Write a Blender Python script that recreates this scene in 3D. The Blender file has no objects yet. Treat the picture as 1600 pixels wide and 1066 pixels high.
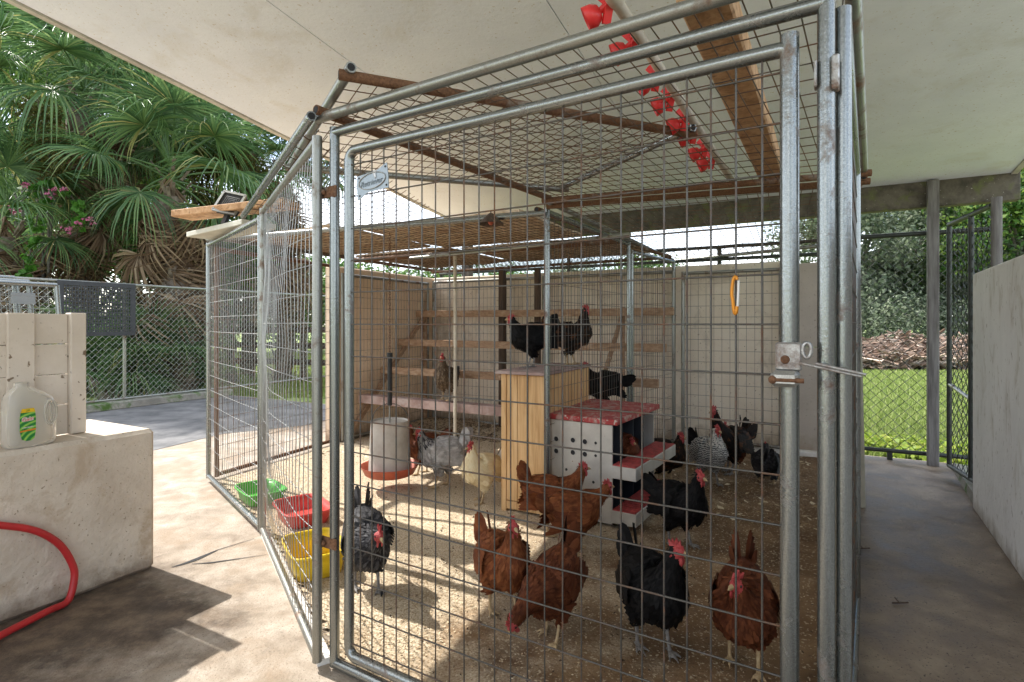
import bpy, bmesh, math, random
import numpy as np
from mathutils import Vector, Matrix, Quaternion
random.seed(7); np.random.seed(7)
R = math.radians
S = bpy.context.scene
COL = S.collection

# ------------------------------------------------------------------ camera, sky, sun, exposure
CAM_H = 1.2; FPX = 854.0; HOR = 507.0
cam = bpy.data.cameras.new("camera"); cam_o = bpy.data.objects.new("camera", cam); COL.objects.link(cam_o)
cam_o.location = (0, 0, CAM_H); cam_o.rotation_euler = (R(90), 0, 0)
cam.sensor_width = 36; cam.lens = FPX/1600*36; cam.shift_y = -26/1600; cam.clip_end = 600; cam.clip_start = .02
S.camera = cam_o
TH = R(28)                                   # the building is turned 28 degrees to the view
CT, ST = math.cos(TH), math.sin(TH)
def BD(b, d, z=0.0):                         # building coordinates -> world
    return Vector((b*CT + d*ST, -b*ST + d*CT, z))
SUN_E = R(47.7)
W = bpy.data.worlds.new("World"); S.world = W; W.use_nodes = True
nt = W.node_tree; bg = nt.nodes['Background']
sky = nt.nodes.new('ShaderNodeTexSky'); sky.sky_type = 'NISHITA'; sky.sun_disc = False
sky.sun_elevation = SUN_E; sky.sun_rotation = math.atan2(-CT, ST); sky.dust_density = 1.5
tc = nt.nodes.new('ShaderNodeTexCoord'); mp = nt.nodes.new('ShaderNodeMapping'); mp.inputs['Scale'].default_value = (1, 1, 2.6)
nz = nt.nodes.new('ShaderNodeTexNoise'); nz.inputs['Scale'].default_value = 2.2; nz.inputs['Detail'].default_value = 8
rp = nt.nodes.new('ShaderNodeValToRGB'); rp.color_ramp.elements[0].position = .40; rp.color_ramp.elements[1].position = .60
mx = nt.nodes.new('ShaderNodeMix'); mx.data_type = 'RGBA'
nt.links.new(tc.outputs['Generated'], mp.inputs[0]); nt.links.new(mp.outputs[0], nz.inputs['Vector'])
nt.links.new(nz.outputs['Fac'], rp.inputs[0]); nt.links.new(rp.outputs[0], mx.inputs['Factor'])
nt.links.new(sky.outputs[0], mx.inputs['A']); mx.inputs['B'].default_value = (7.8, 8.1, 8.6, 1)
nt.links.new(mx.outputs['Result'], bg.inputs['Color']); bg.inputs['Strength'].default_value = 0.15
sl = bpy.data.lights.new("sun", 'SUN'); sl.energy = 3.3; sl.angle = R(.5); sl.color = (1, .96, .90)
so = bpy.data.objects.new("sun", sl); COL.objects.link(so)
sdir = Vector((CT*math.cos(SUN_E), -ST*math.cos(SUN_E), -math.sin(SUN_E)))
so.rotation_euler = sdir.to_track_quat('-Z', 'Y').to_euler(); so.location = (-8, 6, 9)
S.view_settings.view_transform = 'Standard'; S.view_settings.look = 'None'
S.view_settings.gamma = 1; S.view_settings.use_curve_mapping = False
S.view_settings.exposure = 1.27
S.cycles.max_bounces = 10; S.cycles.diffuse_bounces = 6; S.cycles.use_denoising = True
S.cycles.sample_clamp_indirect = 8

# ------------------------------------------------------------------ places measured off the photograph
def ground(px, py, z=0.0):
    v = (HOR-py)/FPX; Y = (z-CAM_H)/v
    return Vector(((px-800)/FPX*Y, Y, z))
def at(px, py, Y):
    return Vector(((px-800)/FPX*Y, Y, CAM_H+(HOR-py)/FPX*Y))
def V(*a): return Vector(a)

# ------------------------------------------------------------------ object helpers
def wloc(o):
    v = Vector((0, 0, 0))
    while o is not None:
        v += Vector(o.location); o = o.parent
    return v
def tag(o, label=None, cat=None, group=None, kind=None):
    if label: o['label'] = label
    if cat: o['category'] = cat
    if group: o['group'] = group
    if kind: o['kind'] = kind
    return o
def thing(name, label, cat, loc=(0, 0, 0), group=None, rotz=0.0, kind=None):
    o = bpy.data.objects.new(name, None); COL.objects.link(o); o.empty_display_size = .1
    o.location = loc; o.rotation_euler = (0, 0, rotz)
    return tag(o, label, cat, group, kind)

class MB:
    def __init__(s): s.v = []; s.f = []; s.m = []; s.s = []
    def add(s, verts, faces, mi=0, smooth=False):
        n = len(s.v); s.v.extend([tuple(p) for p in verts])
        for f in faces:
            s.f.append(tuple(i+n for i in f)); s.m.append(mi); s.s.append(smooth)
    def hexa(s, p, mi=0):                   # 8 corners: bottom loop then top loop
        s.add(p, [(3, 2, 1, 0), (4, 5, 6, 7), (0, 1, 5, 4), (1, 2, 6, 5), (2, 3, 7, 6), (3, 0, 4, 7)], mi)
    def box(s, c, size, ax=None, mi=0, bev=0.0):
        c = Vector(c); hx, hy, hz = size[0]/2, size[1]/2, size[2]/2
        ax = ax or (Vector((1, 0, 0)), Vector((0, 1, 0)), Vector((0, 0, 1)))
        a, b, u = ax
        if bev <= 0:
            s.hexa([c+a*i*hx+b*j*hy+u*k*hz for k in (-1, 1) for i, j in ((-1, -1), (1, -1), (1, 1), (-1, 1))], mi)
            return
        bm = bmesh.new(); bmesh.ops.create_cube(bm, size=1)
        for v in bm.verts: v.co = Vector((v.co.x*2*hx, v.co.y*2*hy, v.co.z*2*hz))
        bmesh.ops.bevel(bm, geom=list(bm.edges), offset=bev, segments=1, affect='EDGES', profile=.5)
        bm.verts.index_update()
        s.add([c+a*v.co.x+b*v.co.y+u*v.co.z for v in bm.verts], [[v.index for v in f.verts] for f in bm.faces], mi); bm.free()
    def bar(s, p, q, w, h, up=(0, 0, 1), mi=0, bev=0.0):
        p, q = Vector(p), Vector(q); t = (q-p).normalized(); up = Vector(up)
        sd = t.cross(up)
        if sd.length < 1e-4: sd = t.cross(Vector((1, 0, 0)))
        sd.normalize(); u = sd.cross(t).normalized()
        s.box((p+q)/2, ((q-p).length, w, h), (t, sd, u), mi, bev)
    def tube(s, pts, r, n=8, mi=0, caps=True, smooth=True, closed=False):
        pts = [Vector(p) for p in pts]; N = len(pts)
        rr = r if isinstance(r, (list, tuple)) else [r]*N
        def tan(i):
            if closed: return (pts[(i+1) % N]-pts[i-1]).normalized()
            return (pts[min(i+1, N-1)]-pts[max(i-1, 0)]).normalized()
        t = tan(0); ref = Vector((0, 0, 1)) if abs(t.z) < .9 else Vector((1, 0, 0))
        sd = t.cross(ref).normalized(); vs = []
        for i in range(N):
            t = tan(i); sd = (sd-t*sd.dot(t)).normalized(); u = sd.cross(t)
            for k in range(n):
                a = 2*math.pi*k/n; vs.append(pts[i]+(sd*math.cos(a)+u*math.sin(a))*rr[i])
        fs = []
        for i in range(N if closed else N-1):
            j = (i+1) % N
            for k in range(n):
                fs.append((i*n+k, i*n+(k+1) % n, j*n+(k+1) % n, j*n+k))
        s.add(vs, fs, mi, smooth)
        if caps and not closed:
            s.add(vs[:n], [tuple(reversed(range(n)))], mi); s.add(vs[-n:], [tuple(range(n))], mi)
    def lathe(s, prof, c, n=24, mi=0, ax=None, cap=False):
        a, b, u = ax or (Vector((1, 0, 0)), Vector((0, 1, 0)), Vector((0, 0, 1)))
        c = Vector(c); vs = []
        for r, z in prof:
            for k in range(n):
                t = 2*math.pi*k/n; vs.append(c+a*r*math.cos(t)+b*r*math.sin(t)+u*z)
        fs = [(i*n+k, i*n+(k+1) % n, (i+1)*n+(k+1) % n, (i+1)*n+k) for i in range(len(prof)-1) for k in range(n)]
        s.add(vs, fs, mi, True)
        if cap:
            s.add(vs[:n], [tuple(reversed(range(n)))], mi); s.add(vs[-n:], [tuple(range(n))], mi)
    def ball(s, c, rx, ry, rz, ax=None, n=10, m=7, mi=0):
        a, b, u = ax or (Vector((1, 0, 0)), Vector((0, 1, 0)), Vector((0, 0, 1)))
        c = Vector(c); vs = [c-u*rz]
        for i in range(1, m):
            f = -math.pi/2+math.pi*i/m
            for k in range(n):
                t = 2*math.pi*k/n; vs.append(c+a*rx*math.cos(f)*math.cos(t)+b*ry*math.cos(f)*math.sin(t)+u*rz*math.sin(f))
        vs.append(c+u*rz); fs = [(0, 1+(k+1) % n, 1+k) for k in range(n)]
        for i in range(m-2):
            for k in range(n):
                o = 1+i*n; fs.append((o+k, o+(k+1) % n, o+n+(k+1) % n, o+n+k))
        o = 1+(m-2)*n; fs += [(o+k, o+(k+1) % n, len(vs)-1) for k in range(n)]
        s.add(vs, fs, mi, True)
    def build(s, name, mats, parent=None, local=False, origin=None):
        me = bpy.data.meshes.new(name)
        org = Vector((0, 0, 0)) if local else (Vector(origin) if origin is not None else (wloc(parent) if parent else Vector((0, 0, 0))))
        me.from_pydata([(p[0]-org[0], p[1]-org[1], p[2]-org[2]) for p in s.v], [], s.f)
        for m in (mats if isinstance(mats, (list, tuple)) else [mats]): me.materials.append(m)
        me.polygons.foreach_set('material_index', s.m); me.polygons.foreach_set('use_smooth', s.s)
        me.update()
        o = bpy.data.objects.new(name, me); COL.objects.link(o)
        if parent: o.parent = parent
        elif origin is not None: o.location = org
        return o
def np_mesh(name, verts, nper, mats, parent=None, smooth=False, mi=None):
    """verts: (N*nper,3) array, every face nper own vertices"""
    me = bpy.data.meshes.new(name); n = len(verts); nf = n//nper
    if parent is not None:
        verts = verts-np.array(wloc(parent))
    me.vertices.add(n); me.vertices.foreach_set('co', verts.astype(np.float32).ravel())
    me.loops.add(n); me.loops.foreach_set('vertex_index', np.arange(n, dtype=np.int32))
    me.polygons.add(nf); me.polygons.foreach_set('loop_start', np.arange(0, n, nper, dtype=np.int32))
    me.polygons.foreach_set('loop_total', np.full(nf, nper, dtype=np.int32))
    for m in (mats if isinstance(mats, (list, tuple)) else [mats]): me.materials.append(m)
    if mi is not None: me.polygons.foreach_set('material_index', mi.astype(np.int32))
    me.update(calc_edges=True); me.validate()
    o = bpy.data.objects.new(name, me); COL.objects.link(o)
    if parent is not None: o.parent = parent
    return o

# ------------------------------------------------------------------ materials
def rgb(c): return (c[0], c[1], c[2], 1)
def new_mat(name):
    m = bpy.data.materials.new(name); m.use_nodes = True
    return m, m.node_tree, m.node_tree.nodes['Principled BSDF']
def ramp(nt, stops):
    r = nt.nodes.new('ShaderNodeValToRGB'); e = r.color_ramp.elements
    while len(e) < len(stops): e.new(.5)
    for i, (p, c) in enumerate(stops): e[i].position = p; e[i].color = rgb(c)
    return r
def noise(nt, scale, detail=6, rough=.6, vec=None, dist=0):
    n = nt.nodes.new('ShaderNodeTexNoise'); n.inputs['Scale'].default_value = scale
    n.inputs['Detail'].default_value = detail; n.inputs['Roughness'].default_value = rough; n.inputs['Distortion'].default_value = dist
    if vec: nt.links.new(vec, n.inputs['Vector'])
    return n
def obj_vec(nt, scale=(1, 1, 1), rot=(0, 0, 0)):
    t = nt.nodes.new('ShaderNodeTexCoord'); m = nt.nodes.new('ShaderNodeMapping')
    m.inputs['Scale'].default_value = scale; m.inputs['Rotation'].default_value = rot
    nt.links.new(t.outputs['Object'], m.inputs[0]); return m.outputs[0]
def mixc(nt, fac, a, b, mode='MIX'):
    m = nt.nodes.new('ShaderNodeMix'); m.data_type = 'RGBA'; m.blend_type = mode
    for sock, x in (('Factor', fac), ('A', a), ('B', b)):
        if hasattr(x, 'is_output') or hasattr(x, 'links'): nt.links.new(x, m.inputs[sock])
        elif isinstance(x, tuple): m.inputs[sock].default_value = rgb(x)
        else: m.inputs[sock].default_value = x
    return m.outputs['Result']
def add_bump(nt, bs, height, strength, dist=.01):
    b = nt.nodes.new('ShaderNodeBump'); b.inputs['Strength'].default_value = strength; b.inputs['Distance'].default_value = dist
    nt.links.new(height, b.inputs['Height']); nt.links.new(b.outputs[0], bs.inputs['Normal'])
def mat(name, stops, scale=6, rough=.75, metal=0.0, bump=.25, bscale=70, vscale=(1, 1, 1), rot=(0, 0, 0), specks=None, spec=.4, rough2=None, dist=0, blotch=None, splash=None):
    m, nt, bs = new_mat(name); v = obj_vec(nt, vscale, rot)
    n = noise(nt, scale, 8, .62, v, dist); r = ramp(nt, [(.5+(p-.5)*.62, c) for p, c in stops]); nt.links.new(n.outputs['Fac'], r.inputs[0]); c = r.outputs[0]
    if blotch:                                # (scale, lo, hi, colour)
        n3 = noise(nt, blotch[0], 7, .65, v, .4); r3 = ramp(nt, [(blotch[1], (0, 0, 0)), (blotch[2], (1, 1, 1))])
        nt.links.new(n3.outputs['Fac'], r3.inputs[0]); c = mixc(nt, r3.outputs[0], c, blotch[3])
    if specks:                                # (scale, threshold, colour)
        n2 = noise(nt, specks[0], 3, .5, v); r2 = ramp(nt, [(specks[1], (0, 0, 0)), (min(specks[1]+.05, 1), (1, 1, 1))])
        nt.links.new(n2.outputs['Fac'], r2.inputs[0]); c = mixc(nt, r2.outputs[0], c, specks[2])
    if splash:                                # (height, colour): mud splashed up from the ground
        sx = nt.nodes.new('ShaderNodeSeparateXYZ'); t2 = nt.nodes.new('ShaderNodeTexCoord'); nt.links.new(t2.outputs['Object'], sx.inputs[0])
        n4 = noise(nt, 9, 8, .7, v); a4 = nt.nodes.new('ShaderNodeMath'); a4.operation = 'MULTIPLY_ADD'; a4.inputs[1].default_value = splash[0]*2.6; a4.inputs[2].default_value = -splash[0]*1.3
        nt.links.new(n4.outputs['Fac'], a4.inputs[0]); b4 = nt.nodes.new('ShaderNodeMath'); b4.operation = 'ADD'; nt.links.new(a4.outputs[0], b4.inputs[0]); nt.links.new(sx.outputs['Z'], b4.inputs[1])
        r4 = nt.nodes.new('ShaderNodeMapRange'); r4.inputs['From Min'].default_value = splash[0]; r4.inputs['From Max'].default_value = 0; r4.inputs['To Max'].default_value = .85; nt.links.new(b4.outputs[0], r4.inputs['Value'])
        c = mixc(nt, r4.outputs[0], c, splash[1])
    nt.links.new(c, bs.inputs['Base Color'])
    bs.inputs['Metallic'].default_value = metal; bs.inputs['Roughness'].default_value = rough; bs.inputs['Specular IOR Level'].default_value = spec
    if rough2 is not None:
        rr = nt.nodes.new('ShaderNodeMapRange'); rr.inputs['To Min'].default_value = rough; rr.inputs['To Max'].default_value = rough2
        rr.inputs['From Min'].default_value = .35; rr.inputs['From Max'].default_value = .65
        nt.links.new(n.outputs['Fac'], rr.inputs['Value']); nt.links.new(rr.outputs[0], bs.inputs['Roughness'])
    if bump:
        nb = noise(nt, bscale, 6, .6, v); add_bump(nt, bs, nb.outputs['Fac'], bump)
    return m
def metal(name, lo, hi, rust, rough=.38, rcol=((.10, .045, .022), (.20, .10, .05))):
    """galvanised tube with blotches of rust: rust = 0..1 share"""
    m, nt, bs = new_mat(name); v = obj_vec(nt)
    n = noise(nt, 420, 3, .6, v); r = ramp(nt, [(.30, lo), (.70, hi)]); nt.links.new(n.outputs['Fac'], r.inputs[0])
    n2 = noise(nt, 7, 9, .72, v, .5); t = 1-rust
    r2 = ramp(nt, [(max(.02, .28+.5*t-.08), (0, 0, 0)), (min(.99, .28+.5*t+.06), (1, 1, 1))]); nt.links.new(n2.outputs['Fac'], r2.inputs[0])
    n3 = noise(nt, 120, 4, .6, v); r3 = ramp(nt, [(.35, rcol[0]), (.65, rcol[1])]); nt.links.new(n3.outputs['Fac'], r3.inputs[0])
    nt.links.new(mixc(nt, r2.outputs[0], r.outputs[0], r3.outputs[0]), bs.inputs['Base Color'])
    iv = nt.nodes.new('ShaderNodeMapRange'); iv.inputs['To Min'].default_value = .85; iv.inputs['To Max'].default_value = .05
    nt.links.new(r2.outputs[0], iv.inputs['Value']); nt.links.new(iv.outputs[0], bs.inputs['Metallic'])
    ro = nt.nodes.new('ShaderNodeMapRange'); ro.inputs['To Min'].default_value = rough; ro.inputs['To Max'].default_value = .85
    nt.links.new(r2.outputs[0], ro.inputs['Value']); nt.links.new(ro.outputs[0], bs.inputs['Roughness'])
    add_bump(nt, bs, n3.outputs['Fac'], .15, .004)
    return m
def island(name, stops, rough=.6, transl=0.0, spec=.3, sheen=0.0, nscale=0, nmix=.35):
    """colour varies from one leaf or feather to the next"""
    m, nt, bs = new_mat(name); g = nt.nodes.new('ShaderNodeNewGeometry')
    r = ramp(nt, stops); nt.links.new(g.outputs['Random Per Island'], r.inputs[0]); c = r.outputs[0]
    if nscale:
        n = noise(nt, nscale, 4, .6, obj_vec(nt)); r2 = ramp(nt, [(.35, (.70, .70, .70)), (.65, (1.2, 1.2, 1.2))])
        nt.links.new(n.outputs['Fac'], r2.inputs[0]); c = mixc(nt, 1.0, c, r2.outputs[0], 'MULTIPLY')
    nt.links.new(c, bs.inputs['Base Color']); bs.inputs['Roughness'].default_value = rough
    bs.inputs['Specular IOR Level'].default_value = spec
    if transl:
        tr = nt.nodes.new('ShaderNodeBsdfTranslucent'); ms = nt.nodes.new('ShaderNodeMixShader'); ms.inputs[0].default_value = transl
        nt.links.new(c, tr.inputs[0]); nt.links.new(bs.outputs[0], ms.inputs[1]); nt.links.new(tr.outputs[0], ms.inputs[2])
        nt.links.new(ms.outputs[0], nt.nodes['Material Output'].inputs[0])
    return m
M = {}
M['ceil'] = mat('painted_board', [(.3, (.74, .785, .875)), (.7, (.80, .845, .93))], 2.4, .8, bump=.35, bscale=42, blotch=(2.6, .54, .70, (.69, .71, .74)), specks=(60, .655, (.58, .56, .53)))
M['fascia'] = mat('weathered_fascia', [(.3, (.40, .37, .32)), (.7, (.55, .52, .46))], 6, .8)
M['beam'] = mat('mildewed_beam', [(.3, (.06, .052, .04)), (.7, (.135, .118, .09))], 9, .85, blotch=(7, .52, .66, (.12, .13, .05)), specks=(60, .68, (.34, .33, .28)))
M['post'] = mat('grey_weathered_post', [(.3, (.11, .10, .095)), (.7, (.21, .20, .19))], 9, .85, vscale=(4, 4, .4), blotch=(3, .58, .75, (.14, .16, .08)))
M['conc'] = mat('stained_concrete', [(.2, (.235, .185, .135)), (.5, (.355, .295, .23)), (.8, (.46, .395, .325))], 6.0, .8, bump=.5, bscale=90, blotch=(2.1, .50, .64, (.30, .225, .155)), specks=(120, .62, (.19, .15, .11)), dist=.5)
def damp_and_shade():                                  # wet dirt along the stucco block's foot, with its shade painted in
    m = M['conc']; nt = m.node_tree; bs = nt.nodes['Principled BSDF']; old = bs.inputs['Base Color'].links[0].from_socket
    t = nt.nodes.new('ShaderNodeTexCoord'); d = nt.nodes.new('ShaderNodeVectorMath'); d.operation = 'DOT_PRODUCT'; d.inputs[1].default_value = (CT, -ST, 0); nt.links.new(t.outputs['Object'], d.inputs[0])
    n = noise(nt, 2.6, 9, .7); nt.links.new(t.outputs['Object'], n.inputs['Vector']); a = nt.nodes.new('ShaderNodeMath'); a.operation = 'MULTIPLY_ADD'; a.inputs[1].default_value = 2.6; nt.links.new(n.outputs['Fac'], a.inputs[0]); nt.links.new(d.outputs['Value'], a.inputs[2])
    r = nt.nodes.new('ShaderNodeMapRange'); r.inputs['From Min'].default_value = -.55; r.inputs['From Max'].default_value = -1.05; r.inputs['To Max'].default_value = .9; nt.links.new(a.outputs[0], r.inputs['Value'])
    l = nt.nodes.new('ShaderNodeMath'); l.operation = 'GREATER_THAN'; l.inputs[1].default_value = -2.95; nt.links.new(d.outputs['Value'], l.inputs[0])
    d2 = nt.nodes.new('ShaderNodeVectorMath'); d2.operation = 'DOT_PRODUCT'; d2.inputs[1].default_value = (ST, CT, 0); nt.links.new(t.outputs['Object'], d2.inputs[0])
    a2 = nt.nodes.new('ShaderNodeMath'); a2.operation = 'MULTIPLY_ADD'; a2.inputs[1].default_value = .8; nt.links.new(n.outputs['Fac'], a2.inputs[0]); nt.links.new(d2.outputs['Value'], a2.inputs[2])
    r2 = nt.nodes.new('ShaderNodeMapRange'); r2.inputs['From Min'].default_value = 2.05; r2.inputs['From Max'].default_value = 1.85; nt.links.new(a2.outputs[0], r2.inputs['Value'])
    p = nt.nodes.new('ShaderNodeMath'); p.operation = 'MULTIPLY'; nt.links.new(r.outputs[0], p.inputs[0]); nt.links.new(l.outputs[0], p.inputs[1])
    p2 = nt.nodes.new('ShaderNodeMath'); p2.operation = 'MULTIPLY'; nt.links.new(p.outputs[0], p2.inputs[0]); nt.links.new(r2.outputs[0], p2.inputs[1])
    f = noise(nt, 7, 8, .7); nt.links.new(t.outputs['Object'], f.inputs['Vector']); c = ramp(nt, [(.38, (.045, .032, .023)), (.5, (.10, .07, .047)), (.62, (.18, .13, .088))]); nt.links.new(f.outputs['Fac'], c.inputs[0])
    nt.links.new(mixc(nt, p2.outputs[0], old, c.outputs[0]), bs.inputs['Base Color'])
damp_and_shade()
M['yardshade'] = mat('tree_shade_concrete', [(.3, (.10, .10, .10)), (.7, (.20, .195, .19))], 3, .8, bump=.3)  # concrete colour darkened with the trees' shade
M['path'] = mat('wet_concrete', [(.25, (.155, .115, .078)), (.5, (.235, .18, .13)), (.75, (.33, .27, .205))], 5, .30, bump=.35, bscale=60, blotch=(1.7, .48, .74, (.10, .070, .047)), rough2=.62, dist=.2, specks=(120, .63, (.08, .06, .045)))
M['stucco'] = mat('tan_stucco', [(.3, (.53, .45, .36)), (.7, (.65, .57, .47))], 3.5, .85, bump=1.0, bscale=26, blotch=(4.5, .55, .66, (.48, .385, .285)), specks=(75, .66, (.30, .24, .17)), splash=(.11, (.19, .135, .09)))
M['wallr'] = mat('grey_white_stucco', [(.3, (.72, .71, .69)), (.7, (.80, .79, .77))], 3, .85, bump=1.0, bscale=28, vscale=(1, 1, .45), blotch=(7, .55, .68, (.56, .53, .47)), specks=(46, .655, (.36, .33, .29)), splash=(.10, (.30, .26, .21)))
M['tanwall'] = mat('tan_painted_block', [(.3, (.73, .555, .385)), (.7, (.79, .63, .465))], 2.4, .85, bump=.5, bscale=34, blotch=(3.2, .55, .68, (.54, .40, .28)), splash=(.20, (.28, .19, .12)), specks=(50, .66, (.40, .30, .2)))
M['backwall'] = mat('cream_painted_block', [(.3, (.775, .675, .545)), (.7, (.84, .755, .635))], 2.4, .85, bump=.5, bscale=34, blotch=(3.4, .55, .68, (.58, .50, .41)), splash=(.22, (.33, .24, .155)), specks=(46, .665, (.36, .28, .2)))
M['doorpanel'] = mat('taupe_panel', [(.3, (.44, .385, .33)), (.7, (.52, .46, .40))], 3, .7, bump=.2, splash=(.2, (.28, .21, .14)), specks=(50, .66, (.3, .25, .2)))
M['woodpaint'] = mat('cream_painted_wood', [(.3, (.60, .525, .43)), (.7, (.71, .635, .545))], 3, .65, bump=.2, blotch=(7, .66, .78, (.42, .31, .21)), specks=(37, .66, (.20, .14, .09)))
M['galv'] = metal('galvanised_tube', (.17, .182, .178), (.34, .36, .35), .24, .26)
M['galvold'] = metal('aged_galvanised_tube', (.22, .225, .205), (.37, .375, .345), .32)
M['rusty'] = metal('rusty_tube', (.26, .23, .19), (.40, .36, .31), .78)
M['wire'] = metal('galvanised_wire', (.085, .08, .072), (.155, .148, .135), .40, .5)
M['wired'] = metal('dull_wire', (.085, .075, .065), (.15, .135, .115), .55, .55)
M['wiresunlit'] = metal('sunlit_wire', (.34, .345, .34), (.50, .50, .49), .12, .42)  # paler wire colour, sunlight painted in for the left panels
M['link'] = metal('chain_link_wire', (.26, .27, .25), (.40, .41, .39), .25, .5)
M['linkdark'] = metal('coated_wire', (.045, .05, .045), (.08, .085, .08), .15, .5)
M['sheet'] = mat('sheet_steel', [(.3, (.50, .47, .42)), (.7, (.63, .60, .54))], 5, .45, .35, bump=.08, specks=(40, .70, (.33, .25, .17)))
M['pine'] = mat('yellow_pine', [(.3, (.50, .285, .115)), (.52, (.62, .385, .175)), (.72, (.68, .45, .225))], 4, .6, vscale=(9, 9, .7), bump=.15, specks=(12, .73, (.32, .16, .06)), dist=.7)
M['oldwood'] = mat('weathered_timber', [(.3, (.22, .12, .068)), (.55, (.35, .205, .12)), (.75, (.44, .29, .19))], 5, .8, vscale=(1.6, 1.6, 12), bump=.4, dist=.5)
M['board'] = mat('brown_timber', [(.25, (.33, .18, .085)), (.5, (.50, .295, .155)), (.75, (.60, .39, .225))], 4, .8, vscale=(5, 5, 5), bump=.3, blotch=(6, .58, .70, (.22, .12, .065)), dist=1)
M['paleboard'] = mat('pale_timber', [(.3, (.46, .45, .38)), (.7, (.60, .59, .51))], 5, .8, bump=.3)
M['darkwood'] = mat('dark_timber', [(.3, (.06, .04, .03)), (.7, (.13, .09, .065))], 6, .85, vscale=(6, 6, .6), bump=.3)
M['roost'] = mat('worn_roost_timber', [(.25, (.24, .145, .085)), (.5, (.37, .235, .145)), (.75, (.47, .33, .22))], 5, .85, vscale=(3, 3, 8), bump=.4, blotch=(5, .60, .72, (.50, .44, .37)))
M['perch'] = mat('droppings_stained_plank', [(.3, (.28, .18, .155)), (.7, (.45, .335, .30))], 6, .85, bump=.4, blotch=(8, .55, .7, (.46, .40, .37)))
M['litterroof'] = mat('leaf_covered_board', [(.25, (.32, .21, .13)), (.5, (.56, .425, .285)), (.75, (.67, .545, .40))], 7, .9, bump=.6, bscale=45, dist=.6)
def flat(name, c, rough=.45, metal=0, var=.12, spec=.4, scale=8, bump=.05):
    return mat(name, [(.3, tuple(x*(1-var) for x in c)), (.7, tuple(min(1, x*(1+var)) for x in c))], scale, rough, metal, bump, 60, spec=spec)
M['redplas'] = flat('red_plastic', (.62, .03, .03), .35)
M['redpan'] = flat('faded_red_pan', (.42, .10, .055), .55, var=.25)
M['redlid'] = mat('worn_red_lid', [(.3, (.32, .028, .028)), (.6, (.42, .055, .05))], 8, .55, bump=.2, blotch=(16, .50, .60, (.42, .25, .21)), specks=(40, .60, (.50, .40, .34)))
M['redmat'] = flat('red_perch_pad', (.38, .06, .055), .6, var=.3, scale=30)
M['hose'] = flat('red_hose', (.50, .028, .03), .38)
M['pvc'] = mat('dirty_pvc', [(.3, (.46, .41, .32)), (.7, (.60, .55, .45))], 8, .5, bump=.1, specks=(30, .68, (.30, .24, .16)))
M['green'] = flat('green_plastic', (.085, .44, .055), .35)
M['redtub'] = flat('faded_red_plastic', (.60, .07, .055), .4)
M['yellow'] = flat('yellow_plastic', (.72, .50, .02), .4)
M['white'] = flat('white_paint', (.74, .72, .68), .55)
M['dark'] = flat('dark_interior', (.018, .018, .02), .7)
M['darkblue'] = flat('dark_plastic_sheet', (.03, .035, .045), .5)
M['rubber'] = flat('black_rubber', (.045, .047, .05), .75)
M['black'] = flat('black_plastic', (.02, .02, .02), .5)
M['bowl'] = mat('dusty_feeder_drum', [(.3, (.38, .345, .30)), (.7, (.52, .485, .43))], 6, .6, .15, .1, blotch=(4, .55, .75, (.42, .33, .23)))
M['steel'] = metal('latch_steel', (.34, .34, .33), (.52, .52, .50), .38)
M['plate'] = metal('name_plate', (.26, .30, .33), (.36, .40, .43), .08, .5)
M['orange'] = flat('orange_anodised', (.62, .24, .02), .35, .3)
M['kerb'] = mat('mossy_kerb', [(.3, (.20, .19, .16)), (.7, (.34, .32, .28))], 4, .9, bump=.5, blotch=(4, .48, .62, (.07, .13, .025)))
M['bark'] = mat('palm_bark', [(.3, (.10, .075, .055)), (.7, (.25, .205, .165))], 8, .95, bump=.9, bscale=25)
M['bark2'] = mat('grey_bark', [(.3, (.08, .07, .06)), (.7, (.19, .17, .15))], 8, .95, bump=.8, bscale=25)
M['frond'] = island('palm_frond', [(0, (.045, .105, .04)), (.45, (.105, .20, .072)), (.8, (.19, .30, .11)), (1, (.38, .34, .13))], .40, .42, .5)
M['dead'] = island('dead_frond', [(0, (.085, .05, .028)), (.5, (.18, .115, .068)), (1, (.34, .255, .165))], .8, .2)
M['leaf'] = island('shrub_leaf', [(0, (.028, .080, .020)), (.5, (.08, .165, .035)), (1, (.20, .28, .055))], .5, .42)
M['leafolive'] = island('olive_leaf', [(0, (.060, .070, .016)), (.5, (.115, .110, .026)), (1, (.17, .145, .04))], .6, .3)
M['leafgrey'] = island('grey_green_leaf', [(0, (.06, .09, .05)), (.5, (.14, .18, .11)), (1, (.30, .33, .235))], .6, .4)
M['vine'] = island('vine_leaf', [(0, (.05, .16, .02)), (1, (.11, .27, .04))], .5, .35)
M['pink'] = island('pink_flower', [(0, (.50, .10, .22)), (1, (.66, .25, .40))], .6, .3)
M['grass'] = island('grass_blade', [(0, (.15, .215, .045)), (.6, (.245, .315, .085)), (1, (.37, .40, .16))], .6, .4)
M['weed'] = island('weed_leaf', [(0, (.17, .27, .03)), (.6, (.29, .38, .05)), (1, (.42, .44, .11))], .5, .4)
M['lawn'] = mat('lawn', [(.3, (.14, .20, .045)), (.55, (.22, .285, .08)), (.75, (.31, .34, .13))], 1.4, .95, bump=.8, bscale=20, specks=(26, .66, (.21, .23, .06)))
M['dirt'] = mat('pen_dirt', [(.2, (.095, .052, .024)), (.5, (.185, .108, .052)), (.8, (.29, .185, .098))], 3, .95, bump=.9, bscale=48, specks=(80, .60, (.46, .37, .25)), dist=.5)
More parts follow.
